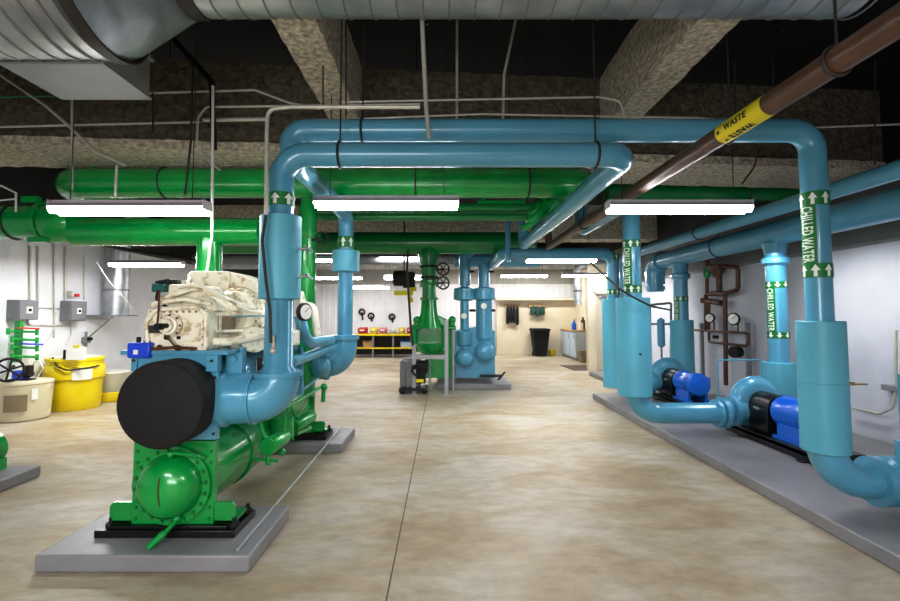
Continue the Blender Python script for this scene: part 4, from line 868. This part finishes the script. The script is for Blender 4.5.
# green manifold with hand wheel
t = thing('green_manifold', 'green valve manifold with four cross arms mounted on the left wall', 'manifold', (-6.25, ax(19, 355, -6.25).y, .8))
yc = ax(19, 340, -6.25).y
build('column', MB().box((-6.30, yc-.03, ax(19, 362, -6.25).z), (-6.22, yc+.03, ax(19, 321, -6.25).z)), GR, t)
for k, py in enumerate((332, 340, 348, 357)):
    a = ax(8 if k == 0 else 12, py-1, -6.15); b = ax(37, py, -6.15)
    arm = build('valve_arm', MB().tube([a, b], .018, seg=12), GR, t)
    for e_ in (a, b): build('valve_cap', MB().cyl((e_.x, e_.y, e_.z-.05), (e_.x, e_.y, e_.z+.04), .022), GR, arm)
    if k in (0, 2): build('valve_lever', MB().cyl((a.x+.05, a.y+.1, a.z+.04), (b.x+.05, a.y+.45, b.z+.05), .012), 'red_plastic' if k == 0 else 'pump_blue', arm)
c = at(9, 370, 6.55); t = thing('hand_wheel', 'black spoked hand wheel beside the left edge above the off-white tank', 'hand wheel', (c.x, c.y, c.z-.17))
build('wheel_rim', MB().torus(c, (.6, -.8, 0), .155, .016, 32, 8), 'rubber_black', t)
dx = V(.8, .6, 0); m = MB()
for k in range(3): a = R(20)+k*pi/3; e = (dx*cos(a)+V(0, 0, 1)*sin(a))*.15; m.cyl(c-e, c+e, .012, seg=8)
m.cyl(c, c+V(-.35, .45, 0), .022); build('wheel_spoke', m, 'rubber_black', t)
# green flanged pot on the cut off pad
t = thing('flanged_pot', 'green bolted flange end peeking in at the left edge above the cut-off pad', 'flange', (-4.12, 4.1, .1))
build('pot_body', MB().rings([(0, .14), (.3, .14)], (0, -1, 0), (-4.13, 4.38, .28), 32).box((-4.28, 4.1, .1), (-3.98, 4.36, .2)), GR, t)
fl = build('pot_flange', MB().rings([(0, .175), (.06, .175), (.06, .13), (.10, .1), (.12, .002)], (0, -1, 0), (-4.13, 4.16, .28), 36), GR, t)
bolt_ring(fl, (-4.13, 4.10, .28), (0, -1, 0), .157, 16, .018, .03, GR)
# ================================================================== RIGHT WALL GAUGE PIPING
X = 4.72; W = lambda px, py: ax(px, py, X)
t = thing('gauge_piping', 'brown copper make-up water piping with gauges mounted on the right wall', 'piping', (X, W(722, 340).y, .3))
CB = 'copper_brown'
build('pipe_run', MB().tube([W(706, 330), W(706, 294), W(725, 294), W(726, 385)], .035, .05, seg=12), CB, t)
build('pipe_run', MB().tube([W(707, 294), W(707, 262), W(708, 246)], .03, .05, seg=12), CB, t)
build('pipe_run', MB().tube([W(710, 266), W(738, 267), W(738, 290), W(726, 293), W(712, 293)], .035, .08, seg=12), CB, t)
build('pipe_run', MB().tube([W(695, 330), W(748, 333), W(748, 346), W(709, 342), W(709, 300)], .022, .05, seg=10), CB, t)
build('regulator', MB().ball(W(717, 271), .15, (.5, 1, .8)).cbox(W(716, 268), (.14, .34, .10)).cyl(W(719, 270), W(719, 291), .05), CB, t)
build('union_nut', MB().cyl(W(707, 301), W(722, 303), .05).cyl(W(704, 303), W(704, 298), .06), CB, t)
build('ball_valve', MB().ball(W(707, 273), .06, (1, 1, 1.8)), 'green_paint', t, label='green valve')
gauge(t, W(714, 318)+V(-.06, 0, 0), (-.9, -.5, 0), .085); gauge(t, W(738, 319)+V(-.06, 0, 0), (-.9, -.5, 0), .10)
build('gauge_stem', MB().cyl(W(714, 322), W(714, 331), .014).cyl(W(738, 324), W(738, 332), .014), CB, t)
build('black_knob', MB().cyl(W(739, 352)+V(0, 0, 0), W(739, 352)+V(-.12, -.04, 0), .09), 'rubber_black', t)
build('black_knob', MB().cyl(W(718, 337), W(718, 337)+V(-.08, 0, 0), .03), 'rubber_black', t)
build('unistrut', MB().box(W(700, 326)+V(0, -.03, -1.1), W(700, 326)+V(.05, .03, .05)).box(W(746, 326)+V(0, -.03, -1.0), W(746, 326)+V(.05, .03, .05)), 'box_grey', t)
p0 = [ax(853, 408, 4.78), ax(880, 414, 4.78), ax(893, 408, 4.78), ax(896, 390, 4.78), ax(896, 330, 4.78)]
solo('conduit', MB().tube(p0, .014, .08, seg=10), 'conduit_metal', 'pale conduit running low on the right wall and turning up at the edge', 'conduit')
p = ax(897, 389, 4.8); solo('outlet_box', MB().cbox(p, (.07, .3, .06)), 'box_grey', 'small grey outlet box on the right wall at the photo edge', 'outlet', bevel=.006)
# ================================================================== FAR END
t = thing('waste_bin', 'black wheeled waste bin against the far cream wall', 'bin', (at(541, 354, 16.7).x, 16.9, 0)); bx = WL[t.name].x
build('bin_body', MB().hexa([(bx-.2, 16.65, .04), (bx+.2, 16.65, .04), (bx+.2, 17.1, .04), (bx-.2, 17.1, .04), (bx-.29, 16.55, .9), (bx+.29, 16.55, .9), (bx+.29, 17.2, .9), (bx-.29, 17.2, .9)]), 'cloth_black', t, bevel=.01)
build('bin_lid', MB().box((bx-.31, 16.5, .9), (bx+.31, 17.25, .98)), 'cloth_black', t, bevel=.02)
for s in (-1, 1): build('bin_wheel', MB().cyl((bx+s*.17, 17.1, .08), (bx+s*.23, 17.1, .08), .08), 'rubber_black', t)
p = at(552, 352, 16.9); solo('yellow_bucket', MB().rings([(0, .10), (.02, .11), (.2, .14), (.22, .15)], (0, 0, 1), (p.x, 16.95, 0), 20), 'yellow_plastic', 'small yellow bucket on the floor beside the black waste bin', 'bucket')
cxL, cyF = 4.24, 15.2
t = thing('counter_cabinet', 'pale blue-white base cabinet with a wooden counter at the far right corner', 'cabinet', (4.5, 16, 0))
build('cabinet_body', MB().box((cxL, cyF, .08), (4.84, 17.1, .93)), 'cabinet_white', t); build('toe_kick', MB().box((cxL+.05, cyF+.05, 0), (4.84, 17.1, .08)), 'box_grey', t)
build('worktop', MB().box((cxL-.04, cyF-.04, .93), (4.84, 17.1, .975)), 'wood', t, bevel=.006)
for k in range(3):
    d = build('cabinet_door', MB().box((cxL-.015, cyF+.06+k*.62, .12), (cxL, cyF+.62+k*.62, .9)), 'cabinet_white', t, bevel=.004); build('door_pull', MB().cyl((cxL-.03, cyF+.12+k*.62, .7), (cxL-.03, cyF+.12+k*.62, .82), .008), 'steel', d)
p = at(574, 328, 15.6); t = thing('spray_bottle', 'blue bottle standing on the wooden counter', 'bottle', (p.x, 15.6, .975))
build('bottle_body', MB().rings([(0, .075), (.2, .075), (.26, .03), (.3, .03)], (0, 0, 1), (p.x, 15.6, .975), 20), 'motor_blue', t); build('bottle_cap', MB().cbox((p.x+.02, 15.6, 1.3), (.12, .04, .05)), 'white_paint', t)
p = at(581, 328, 15.5); solo('paper_towel_roll', MB().rings([(0, .02), (0, .07), (.24, .07), (.24, .02)], (0, 0, 1), (p.x, 15.5, .975), 20), 'paper', 'white paper roll standing right of the blue bottle on the counter', 'paper roll')
p = at(583, 320, 15.8); t = thing('soap_dispenser', 'pinkish brown dispenser on the counter beside the corner', 'dispenser', (p.x, 15.8, .975)); build('dispenser_body', MB().rings([(0, .07), (.3, .07), (.36, .03), (.42, .03)], (0, 0, 1), (p.x, 15.8, .975), 20), 'copper_brown', t); build('pump_top', MB().cyl((p.x, 15.8, 1.39), (p.x-.1, 15.8, 1.42), .02), 'white_paint', t)
p = gz(580, 362, 0); solo('tan_wastebasket', MB().hexa([(4.26, 14.72, 0), (4.62, 14.72, 0), (4.62, 15.0, 0), (4.26, 15.0, 0), (4.22, 14.68, .36), (4.66, 14.68, .36), (4.66, 15.04, .36), (4.22, 15.04, .36)]), 'tan_bin', 'tan open wastebasket standing in front of the white cabinet', 'wastebasket', bevel=.01)
a, b = gz(560, 365.5, 0), gz(588, 370.5, 0); solo('floor_mat', MB().prism([(gz(560, 365.5, 0).x, gz(560, 365.5, 0).y, .0), (gz(574, 370.5, 0).x, gz(574, 370.5, 0).y, .0), (4.15, gz(574, 370.5, 0).y, .0), (4.3, gz(560, 365.5, 0).y, .0)], (0, 0, .012)), 'mat_dark', 'dark brown floor mat in front of the tan wastebasket', 'mat')
t = thing('wall_clock', 'small round brown wall fixture above the counter', 'wall fixture', (4.83, 16.8, 1.9)); c = ax(573, 309, 4.83); build('fixture_ring', MB().cyl(c, c+V(-.06, 0, 0), .17), 'copper_brown', t); build('fixture_face', MB().cyl(c+V(-.06, 0, 0), c+V(-.075, 0, 0), .12), 'rod_dark', t)
p = at(581, 300, 12.6); t = thing('corner_duct', 'grey vertical round duct with a white shelf beside the cream door wall', 'air duct', (WX0-.2, 12.6, 1.75))
build('duct_run', MB().cyl((WX0-.22, 12.6, 1.75), (WX0-.22, 12.6, 2.55), .10, seg=24), 'galvanized', t); build('duct_band', MB().rings([(0, .10), (0, .11), (.03, .11), (.03, .10)], (0, 0, 1), (WX0-.22, 12.6, 2.1), 24, False), 'rod_dark', t)
build('duct_elbow', MB().tube([(WX0-.22, 12.6, 2.55), (WX0-.22, 12.6, 2.8), (WX0+.1, 12.6, 2.8)], .10, .1, seg=20), 'galvanized', t)
# coats on the far wall
def coat(px0, px1, py0, py1, n, m, label):
    t = thing('hanging_clothes', label, 'clothes', (at((px0+px1)/2, py1, 17.25).x, 17.3, at(px0, py1, 17.25).z)); Y = 17.25
    a = at(px0, py0, Y); b = at(px1, py1, Y); build('hook_rail', MB().box((a.x-.05, Y+.05, a.z-.03), (b.x+.05, Y+.12, a.z+.04)), 'wood', t)
    w = (b.x-a.x)/n
    for i in range(n):
        x = a.x+w*(i+.5); zz = b.z+random.uniform(0, .15); build('garment', MB().rings([(0, w*.38), (.1, w*.5), ((a.z-zz)*.8, w*.42), ((a.z-zz), w*.12)], (0, 0, 1), (x, Y, zz), 14), m, t)
coat(506, 519, 305, 325, 4, 'cloth_black', 'black clothes hanging in a row on the far cream wall')
coat(530, 545, 306, 319, 3, 'cloth_green', 'dark green clothes hanging above the black waste bin')
# workbench
Yb = 16.3; xa_, xb_ = at(352, 340, Yb).x, at(414, 340, Yb).x; zt_ = at(380, 334, Yb).z; zl_ = at(380, 348, Yb).z
t = thing('workbench', 'long workbench with yellow-edged top and shelf against the ribbed back wall', 'workbench', ((xa_+xb_)/2, Yb+.3, 0))
build('bench_top', MB().box((xa_, Yb, zt_-.03), (xb_, Yb+.7, zt_)), 'tan_bin', t); build('edge_strip', MB().box((xa_, Yb-.02, zt_-.06), (xb_, Yb, zt_+.01)).box((xa_, Yb-.02, zl_-.03), (xb_, Yb, zl_+.02)), 'yellow_plastic', t)
build('lower_shelf', MB().box((xa_, Yb, zl_-.02), (xb_, Yb+.65, zl_)), 'tan_bin', t); build('back_panel', MB().box((xa_, Yb+.66, .05), (xb_, Yb+.69, zt_)), 'rod_dark', t)
for k in range(4):
    x = xa_+.03+(xb_-xa_-.06)*k/3; build('leg', MB().box((x-.03, Yb, 0), (x+.03, Yb+.06, zt_-.03)), 'box_grey', t)
cols = ['red_plastic', 'yellow_plastic', 'pink_plastic', 'clear_plastic', 'yellow_plastic', 'red_plastic']
names = ['red', 'yellow', 'pink', 'white', 'second yellow', 'rightmost red']
for k, (px, wpx) in enumerate(((363, 9), (374, 7), (383, 8), (393, 6), (402, 6), (409, 4))):
    c = at(px, 330, Yb+.3); w_ = wpx*Yb/470/2; nm = names[k]
    t = thing('storage_bin', f'{nm} open storage bin on top of the far workbench', 'storage bin', (c.x, Yb+.3, zt_), 'storage bins on the workbench')
    build('bin_shell', MB().hexa([(c.x-w_*.85, Yb+.12, zt_), (c.x+w_*.85, Yb+.12, zt_), (c.x+w_*.85, Yb+.5, zt_), (c.x-w_*.85, Yb+.5, zt_), (c.x-w_, Yb+.08, zt_+.18), (c.x+w_, Yb+.08, zt_+.18), (c.x+w_, Yb+.5, zt_+.22), (c.x-w_, Yb+.5, zt_+.22)]), cols[k], t, bevel=.01)
    build('bin_label', MB().box((c.x-w_*.5, Yb+.07, zt_+.1), (c.x+w_*.5, Yb+.09, zt_+.15)), 'paper', t)
for k, (px, lb_) in enumerate(((406, 'pale blue storage crate at the right end of the lower bench shelf'), (369, 'brown carton on the lower bench shelf at the left'))):
    c = at(px, 344, Yb+.3); t = thing('shelf_crate', lb_, 'crate', (c.x, Yb+.3, zl_)); build('crate_shell', MB().box((c.x-.18, Yb+.1, zl_), (c.x+.18, Yb+.45, zl_+.2)), 'cabinet_white' if k == 0 else 'wood', t, bevel=.01); build('crate_lid', MB().box((c.x-.19, Yb+.09, zl_+.2), (c.x+.19, Yb+.46, zl_+.23)), 'motor_blue' if k == 0 else 'wood', t)
for k, (px, py, lb_) in enumerate(((362, 312, 'coiled dark hose hung on the back wall above the red bin'), (392, 317, 'small black tool hung on the back wall above the white bin'), (371, 316, 'small dark tool hung on the back wall above the yellow bin'))):
    c = at(px, py, 17.54); t = thing('hung_tool', lb_, 'tool', (c.x, 17.5, c.z-.2)); build('tool_loop', MB().torus(c, (0, 1, 0), .10, .03, 24, 8), 'rubber_black', t); build('tool_tail', MB().cyl(c, c+V(.03, 0, -.3 if k == 0 else -.2), .03), 'rubber_black', t)
# hoist
c = at(404, 281, 9.2); t = thing('chain_hoist', 'black hoist motor with yellow frame hanging left of the green drop leg', 'hoist', (c.x, 9.2, c.z-.3))
build('hoist_motor', MB().rings([(0, .08), (.03, .15), (.30, .15), (.33, .08)], (1, 0, 0), c+V(-.22, 0, .05), 24).cbox(c+V(.1, 0, .02), (.22, .26, .3)), 'rubber_black', t)
build('hoist_frame', MB().cbox(c+V(.0, -.02, -.24), (.36, .2, .08)).cyl(c+V(.1, 0, -.3), c+V(.16, 0, -.42), .04).cbox(c+V(.18, 0, -.16), (.12, .22, .08)), 'yellow_label', t)
build('hoist_chain', MB().cyl(c+V(0, 0, .1), (c.x, 9.2, ZC), .015, seg=8), 'rod_dark', t)
solo('hanging_hose', MB().tube([at(408, 250, 8.4), at(407, 270, 8.4), at(409, 300, 8.4), at(411, 330, 8.6), at(413, 345, 8.7)], .02, .2, seg=8), 'rod_dark', 'dark hose drooping from overhead past the hoist to the steel posts', 'hose')
# ================================================================== OVERHEAD CONDUITS AND RODS
def oc(pts, Y, r, label, m='conduit_metal', br=.06, name='conduit', cat='conduit'):
    Ys = Y if isinstance(Y, (list, tuple)) else [Y]*len(pts)
    return solo(name, MB().tube([at(a, b, y) for (a, b), y in zip(pts, Ys)], r, br, seg=10), m, label, cat)
oc([(148, 93), (255, 90), (290, 103), (320, 108)], 4.12, .011, 'silver conduit running right from the duct box and dipping at its right end')
oc([(420, 104), (206, 107), (198, 118), (197, 140), (205, 157), (220, 170)], 4.05, .010, 'long silver conduit bending down at its left end in front of the sprayed beam')
oc([(203, 120), (266, 119)], 4.15, .018, 'short thick silver conduit just left of the blue elbows')
oc([(-4, 127), (72, 125), (200, 122)], 4.15, .010, 'thin silver conduit crossing the left part of the sprayed beam')
oc([(-4, 97), (62, 96)], 4.18, .009, 'thin green conduit at upper left under the duct box', m='green_dark')
oc([(420, 107), (290, 107), (268, 109), (267, 125), (266, 215)], 3.0, .013, 'pale conduit bending down beside the blue riser and its sleeve')
oc([(266, 215), (262, 240), (266, 280), (270, 310), (271, 343)], 3.0, .010, 'dark flexible cable hanging in front of the blue insulated sleeve', m='rod_dark', br=.3)
oc([(-4, 72), (45, 105), (68, 125), (96, 152), (126, 165)], 4.0, .013, 'bent silver conduit sloping down from the top left corner')
oc([(422, 20), (426, 105), (429, 138)], 2.98, .015, 'pale vertical conduit drop standing before the two long blue pipes')
oc([(457, 20), (457, 118)], 3.9, .012, 'grey vertical conduit right of the pale conduit drop')
oc([(516, 18), (504, 75), (503, 118)], 3.9, .012, 'grey conduit bent inward near the middle of the black ceiling')
oc([(340, 102), (600, 97), (620, 101), (625, 118)], 3.75, .009, 'long thin silver conduit with its right end bent down')
oc([(355, 119), (480, 114), (700, 118), (800, 128), (903, 124)], 3.8, .008, 'very long thin silver conduit running right above the high blue pipe', br=.5)
oc([(165, 30), (212, 82), (214, 150)], 4.05, .026, 'thick dark angled strut in front of the sprayed beam', m='black_paint', name='pipe_strut', cat='strut')
oc([(213, 86), (212, 236), (207, 272)], 3.95, .012, 'pale conduit dropping to the cream starter box of the left chiller', m='white_paint')
oc([(193, 60), (191, 140), (185, 195)], 4.0, .010, 'dark slightly slanted conduit left of the white conduit drop', m='rod_dark')
oc([(153, 93), (153, 133)], 4.1, .008, 'short dark rod hanging under the right edge of the duct box', m='rod_dark', name='hanger_rod', cat='rod')
oc([(72, 60), (72, 190)], 4.0, .010, 'grey vertical conduit left of the others near the green elbow')
oc([(117, 165), (115, 197)], 4.15, .012, 'short grey pipe hanger in front of the thick green pipe at left', name='hanger_rod', cat='rod')
for px, Y, y0_, y1__, lb_ in ((323, 3.5, 22, 118, 'dark threaded rod beside the left sprayed ceiling beam'), (346, 3.5, 22, 118, 'dark threaded rod right of the left sprayed ceiling beam'),
        (509, 4.0, 60, 118, 'dark threaded rod near the middle of the black ceiling'), (735, 3.9, 60, 130, 'dark threaded rod behind the yellow pipe label'), (773, 3.9, 60, 140, 'dark threaded rod right of the yellow pipe label'), (875, 3.6, 60, 165, 'dark threaded rod near the top right corner')):
    oc([(px, y0_), (px, y1__)], Y, .006, lb_, m='rod_dark', name='hanger_rod', cat='rod')
oc([(757, 140), (756, 165), (742, 184)], 4.0, .008, 'brown wire loop hanging below the yellow pipe label', m='copper_brown', br=.2, name='hanging_wire', cat='wire')
oc([(690, 202), (745, 200)], 4.3, .006, 'thin silver wire at the right end of the right fluorescent lamp', name='hanging_wire', cat='wire')
p0 = [ax(740, 226, 3.9), ax(800, 196, 3.9), ax(903, 172, 3.9)]
solo('conduit', MB().tube([V(3.95, 9, 2.78), V(3.95, -1, 2.78)], .010, seg=8), 'conduit_metal', 'thin silver conduit running between the thick and thin blue wall pipes', 'conduit')
solo('sprinkler_pipe', MB().tube([at(64, 236, 7.0), at(128, 250, 7.2), at(200, 262, 7.5)], .03, seg=10), 'rod_dark', 'dark slim pipe sloping behind the green valve pipe at left', 'pipe')
# gantry-like thin grey cable across risers
solo('hanging_cable', MB().tube([at(590, 262, 6.6), at(620, 290, 5.2), at(650, 306, 5.15), at(670, 310, 6.5)], .011, .4, seg=8), 'rod_dark', 'grey cable sagging across the front of the two blue risers', 'cable')
# view
scn.view_settings.view_transform = 'Standard'
scn.view_settings.look = 'Medium High Contrast' if False else 'None'
scn.view_settings.exposure = EXPO; scn.view_settings.gamma = 1.0
scn.view_settings.use_curve_mapping = True
cv = scn.view_settings.curve_mapping; cc = cv.curves[3]
cc.points.new(.22, .185); cc.points.new(.62, .69); cv.update()
scn.cycles.use_denoising = True
scn.cycles.max_bounces = 6; scn.cycles.sample_clamp_indirect = 4
